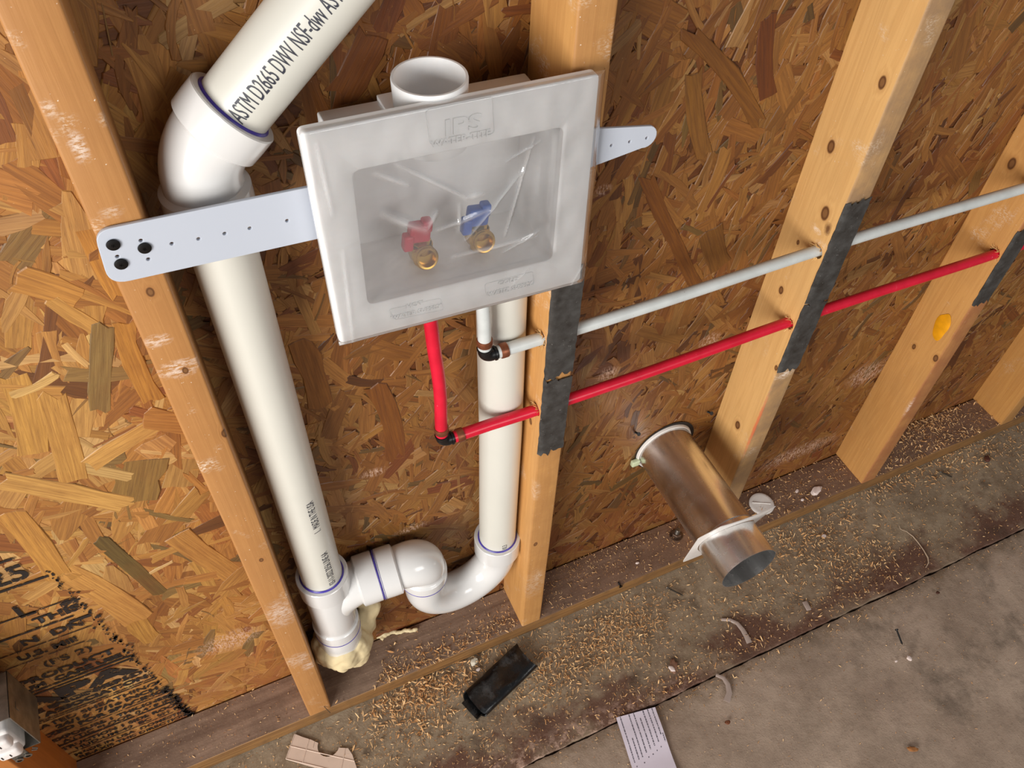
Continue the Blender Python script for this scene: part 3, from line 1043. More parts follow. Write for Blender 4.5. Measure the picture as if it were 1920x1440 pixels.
# ------------------------------------------------------------ foam
foamm = plain('cream_spray_foam', srgb(222, 203, 160), .6, 0, .07, 30, .3, .4, 0, 160)
balls = []
r = random.Random(12)
for i in range(11):
    a = i * 2 * PI / 11 + .2
    balls.append(((PX + .030 * math.cos(a), -.036 + .026 * math.sin(a), .150 + r.gauss(0, .006)), (.021 + .004 * r.random(), .020, .036 + .010 * r.random())))
balls += [((PX, -.036, .150), (.042, .036, .040)), ((PX + .045, -.022, .165), (.020, .016, .036)), ((PX + .058, -.016, .195), (.020, .014, .028)), ((PX + .050, -.012, .230), (.014, .011, .026)),
          ((PX + .046, -.012, .262), (.010, .010, .020)), ((PX - .034, -.030, .135), (.020, .018, .034)), ((PX + .016, -.060, .125), (.020, .014, .022)), ((PX - .012, -.062, .132), (.016, .012, .022)), ((PX, -.012, .11), (.045, .016, .050))]
fm = link('spray_foam', blob(balls, .0028, .0040, 42), foamm, None, 180)
tag(fm, 'lumpy cream spray foam collar at the foot of the white drain stack', 'spray foam')
p0 = onz(708, 1192, .038); p1 = onz(778, 1182, .038)
bl = []
for i in range(12):
    t = i / 11
    p = p0.lerp(p1, t)
    bl.append(((p.x, p.y + .0015 * math.sin(i * 1.7), .0415), (.0065, .0036 + .003 * (i < 3), .0042 + .003 * (i < 3))))
bl.append(((p0.x + .006, p0.y - .008, .0405), (.004, .006, .0035)))
fd = link('foam_drip', blob(bl, .0012, .0008, 160), foamm, None, 180)
tag(fd, 'thin finger of dried cream foam lying on the bottom plate', 'spray foam')

# ------------------------------------------------------------ PEX tubes
redm = NT('red_pex')
_c = redm.coord()
_col = redm.mix(redm.ramp(redm.noise(_c, 30, 4), .35, .7), srgb(196, 14, 44), srgb(218, 24, 56))
_col = redm.mix(redm.ramp(redm.noise(redm.mapping(_c, (1, 1, .5)), 210, 4, .7), .67, .75, 0, .55), _col, srgb(238, 150, 158))
redm.set(Base_Color=_col, Roughness=.3)
greym = NT('white_pex')
_c = greym.coord()
_col = greym.mix(greym.ramp(greym.noise(_c, 30, 4), .35, .7), srgb(190, 194, 192), srgb(206, 210, 208))
_col = greym.mix(greym.ramp(greym.noise(_c, 260, 3), .68, .76, 0, .5), _col, srgb(120, 116, 108))
greym.set(Base_Color=_col, Roughness=.36)
copper = plain('copper_crimp', srgb(168, 104, 74), .42, .75, .2, 90)
blackp = plain('black_plastic', srgb(14, 14, 16), .35, 0, .1)
TR = .0079


def water_tube(name, mat, x0, y, z, xend, vert_pts, label, vcol):
    root = empty(name, (x0, y, z), label, 'water tube')
    bm = bmesh.new()
    # long run with a slight sag between studs
    pts = []
    n = 46
    for i in range(n + 1):
        xx = x0 + .016 + (xend - x0 - .016) * i / n
        pts.append((xx, y + .0012 * math.sin(xx * 9), z + .0016 * math.sin(xx * 7.7 + 1)))
    pts[0] = (pts[0][0], y, z); pts[1] = (pts[1][0], y, z + .0002)
    sweep(bm, pts, TR, 28)
    from_bm('long_run', bm, mat, root, 60)
    bm = bmesh.new(); sweep(bm, vert_pts, TR, 28)
    from_bm('upright_run', bm, mat, root, 60)
    # elbow fitting: black body with ribbed collars
    bm = bmesh.new()
    pts = [(x0, y, z + .016)] + arc_pts((x0 + .009, y, z + .009), (-1, 0, 0), (0, 0, -1), .009, 0, PI / 2, 8) + [(x0 + .016, y, z)]
    sweep(bm, pts, [.0072] + [.0082] * 9 + [.0072], 24)
    el = from_bm('elbow_fitting', bm, blackp, root, 60)
    bm = bmesh.new()
    lathe(bm, [(.0074, 0), (.0092, .0004), (.0092, .0026), (.0074, .003)], (x0, y, z + .0115), (0, 0, 1), 24)
    lathe(bm, [(.0074, 0), (.0092, .0004), (.0092, .0026), (.0074, .003)], (x0 + .0115, y, z), (1, 0, 0), 24)
    from_bm('elbow_collar', bm, blackp, el, 60)
    for (p, a) in (((x0, y, z + .0195), (0, 0, 1)), ((x0 + .0195, y, z), (1, 0, 0))):
        bm = bmesh.new()
        lathe(bm, [(.0079, 0), (.0091, .0003), (.0094, .002), (.0094, .0075), (.0091, .0092), (.0079, .0095)], p, a, 32)
        c = from_bm('crimp_ring', bm, copper, root, 40)
        c['label'] = 'copper crimp ring'
    return root


hv = [(.2765, HOT_Y, HOT_Z + .0145), (.2765, HOT_Y, HOT_Z + .04), (.2775, HOT_Y, .76), (.2768, HOT_Y + .001, .80), (.2740, HOT_Y + .003, .85), (.2722, HOT_Y + .006, .91), (.2715, -.058, .960)]
from_pts = []
hvs = []
for i in range(len(hv) - 1):
    a = Vector(hv[max(0, i - 1)]); b = Vector(hv[i]); c = Vector(hv[i + 1]); d = Vector(hv[min(len(hv) - 1, i + 2)])
    for k in range(5):
        t = k / 5
        hvs.append(.5 * ((2 * b) + (c - a) * t + (2 * a - 5 * b + 4 * c - d) * t * t + (-a + 3 * b - 3 * c + d) * t ** 3))
hvs.append(Vector(hv[-1]))
water_tube('red_water_tube', redm.m, .2765, HOT_Y, HOT_Z, 2.6, hvs, 'bright red plastic water tube through the studs, elbow up to the white box', 'red')
cvp = [(.3345, CLD_Y, CLD_Z + .0145), (.3340, CLD_Y, .86), (.3335, CLD_Y + .003, .90), (.3330, -.060, .960)]
water_tube('white_water_tube', greym.m, .3345, CLD_Y, CLD_Z, 2.6, cvp, 'pale grey-white plastic water tube through the studs, above the red one', 'white')

# ------------------------------------------------------------ outlet box
boxw = plain('white_box_plastic', srgb(244, 243, 242), .45, 0, .012, 30, .12, .4, 0, 900)
boxw.node_tree.nodes['Principled BSDF'].inputs['Subsurface Weight'].default_value = .35
boxw.node_tree.nodes['Principled BSDF'].inputs['Subsurface Radius'].default_value = (.012, .010, .009)
boxw.node_tree.nodes['Principled BSDF'].inputs['Subsurface Scale'].default_value = .5
obx = empty('washing_machine_outlet_box', (.30, -.05, .93), 'square white plastic outlet box with deep recess, mounted in front of the riser pipe', 'outlet box')
YF = -.1085     # front of the flange
fT = [ony(u, v, YF) for u, v in ((560, 250), (1125, 138), (1088, 527), (637, 645))]     # TL TR BR BL
oT = [ony(u, v, YF) for u, v in ((660, 322), (1058, 238), (1036, 487), (690, 573))]


def bil(c, s, t):
    """s: left-right, t: bottom-top"""
    return (c[3] * (1 - s) + c[2] * s) * (1 - t) + (c[0] * (1 - s) + c[1] * s) * t


def rounded(c, rad, n=6):
    """rounded quad outline as points (counter-clockwise from bottom-left)"""
    P = [c[3], c[2], c[1], c[0]]
    out = []
    for i in range(4):
        p = P[i]; a = (P[i - 1] - p); b = (P[(i + 1) % 4] - p)
        p0 = p + a.normalized() * rad; p1 = p + b.normalized() * rad
        for k in range(n + 1):
            t = k / n
            out.append(p0 * (1 - t) ** 2 + p * 2 * t * (1 - t) + p1 * t * t)
    return out


def ringmesh(bm, loops, close_last=False, close_first=False):
    vv = [[bm.verts.new(p) for p in L] for L in loops]
    n = len(vv[0])
    for a, b in zip(vv, vv[1:]):
        for k in range(n): bm.faces.new((a[k], a[(k + 1) % n], b[(k + 1) % n], b[k]))
    if close_last: bm.faces.new(vv[-1])
    if close_first: bm.faces.new(vv[0][::-1])
    return vv


def offs(loop, cen, d, dy):
    return [p + (Vector((cen.x, p.y, cen.z)) - p).normalized() * d + Vector((0, dy, 0)) for p in loop]


cenf = (fT[0] + fT[1] + fT[2] + fT[3]) / 4
fo = rounded(fT, .006)
oo = rounded(oT, .008)
bm = bmesh.new()
back_in = offs(oo, cenf, -.002, .0095)
ringmesh(bm, [back_in, offs(fo, cenf, 0.0, .0095), offs(fo, cenf, 0.0, .0016), offs(fo, cenf, .0006, .0005), offs(fo, cenf, .0018, 0), offs(oo, cenf, -.0012, 0), offs(oo, cenf, 0, .0008), offs(oo, cenf, .0002, .0095)])
flange = from_bm('flange', bm, boxw, obx, 40)
# recess tub
bk = [Vector((p.x * .985 + .0045, -.022, p.z)) for p in oT]
bko = rounded([Vector((oT[i].x + (.002 if i in (0, 3) else -.002), -.024, oT[i].z + (-.002 if i < 2 else .004))) for i in range(4)], .008)
bm = bmesh.new()
outer = rounded([Vector((oT[i].x + (-.0035 if i in (0, 3) else .0035), -.098, oT[i].z + (.0045 if i < 2 else -.0045))) for i in range(4)], .0025)
outer_b = [Vector((p.x, -.0195, p.z)) for p in outer]
ringmesh(bm, [outer, [Vector((p.x, -.0205, p.z)) for p in outer], offs(outer_b, cenf, .001, 0)], True)
ringmesh(bm, [offs(oo, cenf, .0003, .0085), bko], True)
tub = from_bm('tub', bm, boxw, obx, 35)
# top of tub: stepped saddle and two knock-out rings
zt = max(outer, key=lambda p: p.z).z
xl, xr_ = oT[0].x, oT[1].x
bm = bmesh.new()
sl = (oT[1].z - oT[0].z) / (oT[1].x - oT[0].x)
ztop = lambda x: oT[0].z + sl * (x - oT[0].x) + .0045
box(bm, (xl + .052, -.092, ztop(.30) - .004), (xl + .125, -.016, ztop(.30) + .0045), .0012)
box(bm, (xl - .012, -.097, ztop(.2) - .030), (xl + .004, -.040, ztop(.2) - .006), .0012)
for cx in (xl + .026, xr_ - .024):
    lathe(bm, [(.0125, 0), (.0128, .0012), (.0142, .0012), (.0145, 0)], (cx, -.064, ztop(cx) - .0002), (0, 0, 1), 36)
from_bm('tub_top', bm, boxw, obx, 35)
# drain sleeve standing on top
bm = bmesh.new()
SXc, SYc = .2850, -.0700
lathe(bm, [(.0315, -.03), (.0315, 0.0), (.0324, .030), (.0320, .0315), (.0299, .0315), (.0295, .030), (.0288, -.002), (.0272, -.003), (0, -.003)], (SXc, SYc, 1.1405), (0, 0, 1), 64)
sleeve = from_bm('drain_sleeve', bm, boxw, obx, 40)
bm = bmesh.new()
lathe(bm, [(.0175, -.0025), (.0178, -.0018), (.0188, -.0018), (.0190, -.0025)], (SXc, SYc, 1.1405), (0, 0, 1), 40)
from_bm('knockout_ring', bm, boxw, sleeve, 40)


# raised lettering on the flange
def flange_text(s, size, cu, cv, sx=1.0, bold=0.0, h=.0006, tilt=None):
    p = ony(cu, cv, YF)
    tb = text_mesh(s, size, sx, 'CENTER', 1.0, bold, .0009)
    a = tilt if tilt is not None else math.atan2(fT[1].z - fT[0].z, fT[1].x - fT[0].x)
    ca, sa = math.cos(a), math.sin(a)
    map_verts(tb, lambda x, y, z: Vector((p.x + x * ca - y * sa, YF - .0004 - z, p.z + x * sa + y * ca)))
    return tb


ea = math.atan2(fT[2].z - fT[3].z, fT[2].x - fT[3].x)
marks = (((('IPS', .021, 868, 247, 1.35, .0004, 0, None), ('WATER-TITE', .0086, 864, 264, 1.10, .0002, 0, None)), ((797, 206), (925, 180), (928, 250), (806, 272))),
         ((('HOT', .0068, 777, 573, 1.2, .0002, 0, ea), ('WATER SUPPLY', .0068, 780, 587, 1.10, .0002, 0, ea)), ((728, 580), (826, 558), (834, 580), (738, 600))),
         ((('COLD', .0068, 952, 529, 1.2, .0002, 0, ea), ('WATER SUPPLY', .0068, 956, 543, 1.05, .0002, 0, ea)), ((908, 532), (1000, 508), (1003, 532), (912, 556))))
for words, quad in marks:
    emb = bmesh.new()
    for args in words:
        tb = flange_text(*args)
        me_ = bpy.data.meshes.new('q'); tb.to_mesh(me_); tb.free(); emb.from_mesh(me_); bpy.data.meshes.remove(me_)
    Q = [ony(u, v, YF) for u, v in quad]
    L = rounded(Q, .004, 4)
    c_ = sum(Q, Vector()) / 4
    ringmesh(emb, [offs(L, c_, -.0001, 0), offs(L, c_, .0002, -.0009), offs(L, c_, .0009, -.0009), offs(L, c_, .0012, 0)])
    eo = from_bm('raised_lettering', emb, boxw, flange)

# valves inside
brass = plain('valve_brass', srgb(214, 168, 84), .25, .9, .08, 80)
hred = plain('red_valve_handle', srgb(206, 16, 62), .35, 0, .05)
hblue = plain('blue_valve_handle', srgb(14, 88, 186), .35, 0, .05)
zf = oT[3].z + .004
for (u, v, hm, cname) in ((803, 497, hred, 'red'), (910, 466, hblue, 'blue')):
    p = ony(u, v, -.086)
    V0 = Vector((p.x, -.068, p.z + .001))
    vb = bmesh.new()
    lathe(vb, [(.0085, -.004), (.0095, .006), (.0095, .012), (.0115, .013), (.0115, .020), (.0105, .021)], (V0.x, V0.y, zf - .002), (0, 0, 1), 32)
    lathe(vb, [(0, -.010), (.011, -.010), (.0118, -.006), (.0118, .006), (.0095, .008)] + [(.0112 if k % 2 else .0122, .009 + k * .0010) for k in range(8)] + [(.0112, .0175), (.0105, .0182), (.0088, .0180), (.0082, .010), (0, .010)], V0, (0, -1, .35), 40)
    lathe(vb, [(.0105, .006), (.0105, .016), (.0070, .018), (.0060, .024), (0, .024)], V0, (0, 0, 1), 6)
    valve = from_bm('valve', vb, brass, obx, 40)
    valve['label'] = 'brass hose valve with %s handle' % cname
    hb = bmesh.new()
    box(hb, (-.0105, -.006, .0), (.0105, .006, .020), .003, 3)
    box(hb, (-.0165, -.0075, -.008), (-.0065, .0035, .010), .003, 3)
    box(hb, (.0020, -.0055, .010), (.0120, .0055, .024), .003, 3)
    rot = Matrix.Rotation(math.radians(8), 4, 'Y')
    for vtx in hb.verts: vtx.co = rot @ vtx.co + V0 + Vector((-.004, -.004, .021))
    ho = from_bm('valve_handle', hb, hm, valve, 50)
    ho['label'] = '%s valve handle' % cname

# strap bracket
strapm = NT('milky_strap_plastic')
strapm.set(Base_Color=srgb(188, 194, 205), Roughness=.35)
strapm.b.inputs['Subsurface Weight'].default_value = .25
strapm.b.inputs['Subsurface Radius'].default_value = (.01, .01, .01)
strapm.b.inputs['Subsurface Scale'].default_value = .3


def strap(outline, holes, name, rs=.0021):
    """flat bar in the plane y = -.0895, 2.6 mm thick, pierced by small holes"""
    cu = bpy.data.curves.new('s', 'CURVE')
    cu.dimensions = '2D'
    cu.fill_mode = 'BOTH'
    cu.extrude = .0013
    cu.bevel_depth = .0004
    cu.bevel_resolution = 1
    sp = cu.splines.new('POLY')
    sp.points.add(len(outline) - 1)
    for i, (x, z) in enumerate(outline): sp.points[i].co = (x, z, 0, 1)
    sp.use_cyclic_u = True
    for (x, z) in holes:
        sp = cu.splines.new('POLY')
        sp.points.add(11)
        for k in range(12): sp.points[k].co = (x + rs * math.cos(k * PI / 6), z + rs * math.sin(k * PI / 6), 0, 1)
        sp.use_cyclic_u = True
    o = bpy.data.objects.new('s', cu); COL.objects.link(o)
    me = evaluated(o, name)
    bpy.data.objects.remove(o)
    for v in me.vertices: v.co = Vector((v.co.x, -.0917 + v.co.z, v.co.y))
    return me


def flat(u, v): p = ony(u, v, -.0925); return (p.x, p.z)


def roundpoly(pts, rads, n=7):
    out = []
    m = len(pts)
    for i in range(m):
        p = Vector(pts[i] + (0,)); a = Vector(pts[i - 1] + (0,)) - p; b = Vector(pts[(i + 1) % m] + (0,)) - p
        r_ = rads[i]
        if r_ == 0: out.append((p.x, p.y)); continue
        p0 = p + a.normalized() * r_; p1 = p + b.normalized() * r_
        for k in range(n + 1):
            t = k / n
            q = p0 * (1 - t) ** 2 + p * 2 * t * (1 - t) + p1 * t * t
            out.append((q.x, q.y))
    return out


a_ = flat(176, 434); b_ = flat(206, 533); c_ = flat(598, 447); d_ = flat(580, 352)
ol = roundpoly([a_, b_, (c_[0] + .02, c_[1]), (d_[0] + .02, d_[1])], [.013, .015, 0, 0])
hl = [flat(*q) for q in ((264, 450), (278, 485), (220, 480), (322, 456), (372, 447), (421, 437), (468, 427), (538, 413))]
so = link('mounting_strap', strap(ol, hl, 'mounting_strap'), strapm.m, obx, 40)
so['label'] = 'milky white strap arm with round holes, screwed to the left stud'
tip = flat(1229, 252)
ol = [flat(1060, 245), flat(1060, 330)] + [(tip[0] - .011 + .0115 * math.cos(t), tip[1] + .0115 * math.sin(t)) for t in np.linspace(-PI / 2 - .25, PI / 2 - .05, 12)]
hr = [flat(*q) for q in ((1146, 272), (1180, 265), (1212, 258))]
so = link('mounting_strap', strap(ol, hr, 'mounting_strap'), strapm.m, obx, 40)
so['label'] = 'tapered white strap arm with a rounded end, right of the box'

# screws through the strap
scm = plain('black_phosphate_screw', srgb(18, 17, 18), .42, .4, .2, 300)


def pan_screw(u, v, label):
    p = ony(u, v, -.096)
    bm = bmesh.new()
    lathe(bm, [(.0013, .012), (.0016, .001), (.0030, 0), (.0050, -.0002), (.0053, -.0006), (.0050, -.0013), (.0034, -.0018), (.0014, -.0019), (.0010, -.0010), (0, -.0010)], (p.x, -.0936, p.z), (0, 1, 0), 28)
    for a in (0, PI / 2):
        c, s = math.cos(a + .4), math.sin(a + .4)
        vs = [bm.verts.new((p.x + c * dx - s * dz, -.0956, p.z + s * dx + c * dz)) for dx, dz in ((-.002, -.0004), (.002, -.0004), (.002, .0004), (-.002, .0004))]
        bm.faces.new(vs)
    o = from_bm('mounting_screw', bm, scm, None, 40)
    tag(o, label, 'screw', 'black screws in the white strap')


pan_screw(213, 462, 'black screw in the white strap, nearest the strap\'s top left corner')
pan_screw(228, 498, 'black screw in the white strap, lowest of the three')
pan_screw(272, 468, 'black screw in the white strap, rightmost of the three')

# plastic film over the front
filmm = NT('clear_wrinkled_film')
_c = filmm.coord()
filmm.t.nodes.remove(filmm.b)
_tr = filmm.n('ShaderNodeBsdfTransparent', {0: (.99, .99, .99, 1)})
_df = filmm.n('ShaderNodeBsdfDiffuse', {0: (.95, .95, .96, 1)})
_gl = filmm.n('ShaderNodeBsdfGlossy', {0: (1, 1, 1, 1), 1: .10})
_n1 = filmm.noise(filmm.mapping(_c, (9, 9, 30)), 1.0, 4)
_bmp = filmm.n('ShaderNodeBump', {'Height': filmm.noise(filmm.mapping(_c, (120, 50, 60)), 1.0, 4), 'Strength': .35, 'Distance': .001})
filmm.t.links.new(_bmp.outputs[0], _gl.inputs['Normal'])
_tl = filmm.n('ShaderNodeBsdfTranslucent', {0: (.95, .95, .96, 1)})
_dt = filmm.n('ShaderNodeMixShader', {0: .5, 1: _df.outputs[0], 2: _tl.outputs[0]})
_m1 = filmm.n('ShaderNodeMixShader', {0: filmm.math('ADD', filmm.ramp(_n1, .3, .7, .07, .20), filmm.math('MULTIPLY', filmm.n('ShaderNodeAttribute', attribute_name='fold').outputs['Fac'], .38), True), 1: _tr.outputs[0], 2: _dt.outputs[0]})
_fr = filmm.n('ShaderNodeFresnel', {0: 1.45})
_m2 = filmm.n('ShaderNodeMixShader', {0: filmm.math('MULTIPLY', _fr.outputs[0], 1.6, True), 1: _m1.outputs[0], 2: _gl.outputs[0]})
filmm.t.links.new(_m2.outputs[0], filmm.t.nodes['Material Output'].inputs[0])
creases = []
for (u0, v0, u1, v1, h, w) in ((740, 305, 873, 368, .0040, .0025), (1000, 255, 945, 440, .0045, .0014), (980, 318, 872, 448, .0045, .0020), (820, 430, 930, 385, .0035, .003),
                               (873, 368, 905, 360, .003, .004), (700, 322, 765, 345, .0035, .003), (720, 400, 800, 430, .0055, .0050), (800, 428, 818, 395, .004, .003), (850, 480, 1005, 440, .003, .003),
                               (1010, 262, 950, 300, .003, .0015), (960, 530, 990, 500, .0012, .0012), (860, 380, 860, 430, .0025, .002), (945, 470, 1010, 430, .003, .002),
                               (1060, 545, 1100, 480, .0014, .0014), (590, 270, 620, 400, .0012, .002), (575, 300, 600, 460, .0010, .0015), (640, 470, 660, 640, .0010, .002)):
    a = ony(u0, v0, YF); b = ony(u1, v1, YF)
    creases.append((Vector((a.x, a.z)), Vector((b.x, b.z)), h, w))
bm = bmesh.new()
NU, NV = 230, 200
fold = []
g = []
for j in range(NV + 1):
    row = []
    t = -.025 + 1.05 * j / NV
    for i in range(NU + 1):
        s = -.018 + 1.062 * i / NU
        p = bil(fT, max(-.004, min(1.03, s)), max(-.003, min(1.003, t)))
        # free edge wanders
        if s > 1: p.x += (s - 1) * .02 * mnoise.noise(Vector((t * 5, 1, 0)))
        p2 = Vector((p.x, p.z))
        inside = min(min((p.x - oT[3].x) / .02, (oT[2].x - p.x) / .02), min((p.z - oT[3].z) / .02, (oT[0].z - p.z) / .02))
        inside = max(0, min(1, inside))
        y = YF - .0028 - .0003 * mnoise.noise(Vector((p.x * 60, p.z * 40, 2)))
        y += inside * (.0018 + .0016 * mnoise.noise(Vector((p.x * 25, p.z * 18, 5))))
        fo_ = 0.0
        for (a, b, h, w) in creases:
            ab = b - a
            tt = max(0, min(1, (p2 - a).dot(ab) / ab.length_squared))
            dd = (p2 - (a + ab * tt)).length
            wf = 1 - .6 * abs(2 * tt - 1)
            if dd < w * 4: y -= h * wf * max(0, 1 - dd / (w * 1.6)) * (.35 + .65 * inside) * .75
            if dd < w * 1.2: fo_ = max(fo_, wf * (1 - dd / (w * 1.2)))
        # wraps back over the rim
        wr = 0
        for e in (-s, s - 1, -t, t - 1):
            if e > 0: wr = max(wr, e)
        y += wr * .22 + (wr > 0) * .0005
        row.append(bm.verts.new((p.x, y, p.z)))
        fold.append(fo_)
    g.append(row)
for j in range(NV):
    for i in range(NU): bm.faces.new((g[j][i], g[j][i + 1], g[j + 1][i + 1], g[j + 1][i]))
film = from_bm('plastic_film', bm, filmm.m, None, 180)
_a = film.data.attributes.new('fold', 'FLOAT', 'POINT')
_a.data.foreach_set('value', fold)
tag(film, 'clear wrinkled plastic film stretched over the front of the white box', 'plastic film')

# ------------------------------------------------------------ dryer duct
alu = NT('rolled_aluminium')
_c = alu.coord()
_cc = alu.mapping(_c, (130, 2.0, 130))
_n = alu.noise(_cc, 1.0, 4)
alu.set(Base_Color=alu.mix(alu.ramp(_n, .3, .7), srgb(226, 225, 224), srgb(244, 243, 242)), Metallic=1.0, Roughness=alu.ramp(alu.noise(_c, 40, 4), .3, .7, .22, .30))
DX, DZ = .7120, .3430
duct = empty('dryer_vent_duct', (DX, 0, DZ), 'shiny round metal vent duct sticking out of the wall beside the knotty stud', 'vent duct')
ang = math.radians(0)
dn = Vector((-.004, -1, .003)).normalized()
DL = .266
bm = bmesh.new()
n = 96
w_, u_, v_ = frame(dn)
ri, ro = .0496, .0502


def dring(r, t, seamh=.0009):
    out = []
    for k in range(n):
        a = k * 2 * PI / n
        rr = r + (seamh if abs(((a - math.radians(292) + PI) % (2 * PI)) - PI) < math.radians(5) else 0)
        out.append(Vector((DX, 0, DZ)) + dn * t + (u_ * math.cos(a) + v_ * math.sin(a)) * rr)
    return out


ts = [0.0, .09, .196, .1975, .199, .22, DL - .002, DL]
rs = [ro, ro, ro, ro + .0003, ro - .0006, ro - .0007, ro - .0008, ro - .0010]
ringmesh(bm, [dring(r, t) for r, t in zip(rs, ts)] + [dring(ri - .0010, DL), dring(ri - .0006, .16), dring(ri, .0)])
from_bm('duct_tube', bm, alu.m, duct, 30)
# wall collar ring
whitep = plain('thin_white_plastic', srgb(224, 218, 212), .4, 0, .04, 40)
bm = bmesh.new()
lathe(bm, [(.0506, .0), (.0506, .007), (.0520, .0080), (.0538, .007), (.0552, .003), (.0552, -.001)], (DX, 0, DZ), dn, 72)
co = from_bm('wall_collar', bm, whitep, duct, 40)
gp = onx(1187, 858, DX - .060)
bm = bmesh.new()
box(bm, (-.010, -.005, -.008), (.006, .004, .006), .003, 3)
for v in bm.verts: v.co += Vector((DX - .056, -.007, DZ - .012))
g_ = from_bm('sealant_lump', bm, plain('pale_green_sealant', srgb(196, 206, 170), .5), co, 60)
g_['label'] = 'pale green sealant lump'
# square sleeve plate, corners curled
bm = bmesh.new()
hx = .0660; hz = .0645
PC = Vector((.7160, 0, .3430))
loops = []
M = 96
for q in range(9):
    f = q / 8
    L = []
    for k in range(M):
        a = k * 2 * PI / M
        ci = Vector((DX + .0512 * math.cos(a), 0, DZ + .0512 * math.sin(a)))
        m_ = max(abs(math.cos(a)) / hx, abs(math.sin(a)) / hz)
        co_ = Vector((PC.x + math.cos(a) / m_, 0, PC.z + math.sin(a) / m_))
        p = ci.lerp(co_, f)
        e = (-(p.x - PC.x) + (p.z - PC.z)) - .100
        if e > 0: p.x += e * .5; p.z -= e * .5
        u_2 = (p.x - PC.x) / hx; v_2 = (p.z - PC.z) / hz
        yy = -.199 - .0125 * v_2 - .004 * u_2 * v_2 + .004 * (u_2 * u_2 - .5)
        L.append(Vector((p.x, yy, p.z)))
    loops.append(L)
back = [[p + Vector((0, .0012, 0)) for p in L] for L in loops]
ringmesh(bm, loops + back[::-1] + [loops[0]])
bmesh.ops.remove_doubles(bm, verts=bm.verts[:], dist=1e-6)
from_bm('square_sleeve_plate', bm, whitep, duct, 40)['label'] = 'thin white square plastic plate slipped over the duct'
# dark gap round the duct in the wall
bm = bmesh.new()
lathe(bm, [(.0500, -.0030), (.0600, -.0030)], (DX + .002, 0, DZ + .001), (0, 1, 0), 60)
from_bm('cut_hole', bm, plain('dark_hole', srgb(30, 18, 10), .9), wall)

# ------------------------------------------------------------ metal outlet box, lower left corner
galv = plain('galvanised_steel', srgb(150, 146, 138), .38, .85, .2, 60, .1)
ex0, ex1, ez0, ez1, ey0, ey1 = -.3745, -.3185, .3600, .4570, -.1050, -.0400
eb = empty('electrical_box', (ex0, -.04, ez0), 'grey metal electrical box with a loose white socket, bottom left corner', 'electrical box')
bm = bmesh.new()
th = .0016
box(bm, (ex1 - th, ey0, ez0), (ex1, ey1, ez1), .0005)
box(bm, (ex0, ey0, ez0), (ex0 + th, ey1, ez1), .0005)
box(bm, (ex0, ey0, ez1 - th), (ex1, ey1, ez1), .0005)
box(bm, (ex0, ey0, ez0), (ex1, ey1, ez0 + th), .0005)
box(bm, (ex0, ey1 - th, ez0), (ex1, ey1, ez1), .0005)
box(bm, (ex1, ey0 + .02, ez1 - .03), (ex1 + .0008, ey0 + .03, ez1 - .02), .0004)
from_bm('steel_body', bm, galv, eb, 40)
sockm = plain('white_socket_plastic', srgb(228, 222, 218), .35)
bm = bmesh.new()
box(bm, (ex0 + .008, -.108, ez0 + .010), (ex1 - .014, -.072, ez1 - .026), .006, 3)
box(bm, (ex0 + .012, -.118, ez0 + .012), (ex1 - .016, -.100, ez0 + .034), .007, 4)
box(bm, (ex0 + .012, -.118, ez0 + .042), (ex1 - .016, -.100, ez0 + .066), .007, 4)
sock = from_bm('socket', bm, sockm, eb, 50)
for zz in (ez0 + .024, ez0 + .055):
    for dx in (-.005, .005):
        bm = bmesh.new()
        box(bm, (-.352 + dx - .0007, -.1184, zz - .0035), (-.352 + dx + .0007, -.1178, zz + .0035))
        from_bm('socket_slot', bm, blackp, sock)
bm = bmesh.new()
box(bm, (-.356, -.110, ez0 - .012), (-.336, -.1085, ez0 + .012), .0006)
lathe(bm, [(.0030, 0), (.0050, .0003), (.0050, .0014), (.0030, .0017)], (-.350, -.1105, ez0 - .012), (0, -1, 0), 20)
lathe(bm, [(.0030, 0), (.0050, .0003), (.0050, .0014), (.0030, .0017)], (-.338, -.1105, ez0 - .008), (0, -1, 0), 20)
sweep(bm, [(-.332, -.108, ez0 - .004), (-.326, -.109, ez0 - .006), (-.324, -.109, ez0 - .002), (-.329, -.108, ez0 + .002)], .0009, 8)
from_bm('mounting_yoke', bm, galv, eb, 40)

# ------------------------------------------------------------ things lying about
Z0 = 0.0006
# black hose offcut
bt = NT('scuffed_black_rubber')
_c = bt.coord()
_n = bt.noise(_c, 34, 4, .7)
bt.set(Base_Color=bt.mix(bt.ramp(_n, .52, .72, 0, .55), srgb(16, 16, 17), srgb(84, 86, 88)), Roughness=bt.ramp(bt.noise(_c, 60, 3), .3, .7, .14, .36))
bt.bump(bt.noise(_c, 70, 3), .25, .002)
e0 = (onz(871, 1302, .010) + onz(904, 1348, .006)) / 2
e1 = (onz(967, 1212, .012) + onz(1005, 1250, .008)) / 2
e0.z = e1.z = .0
ax = (e1 - e0); Lh = ax.length; ax.normalize()
sd = Vector((-ax.y, ax.x, 0))
off_ = empty('hose_offcut', (e0.x, e0.y, 0), 'glossy black flattened rubber hose offcut lying on the concrete', 'hose offcut')
bm = bmesh.new()
no = 40; nl = 22
W2, H2, TH = .0290, .0110, .0022
lo = []
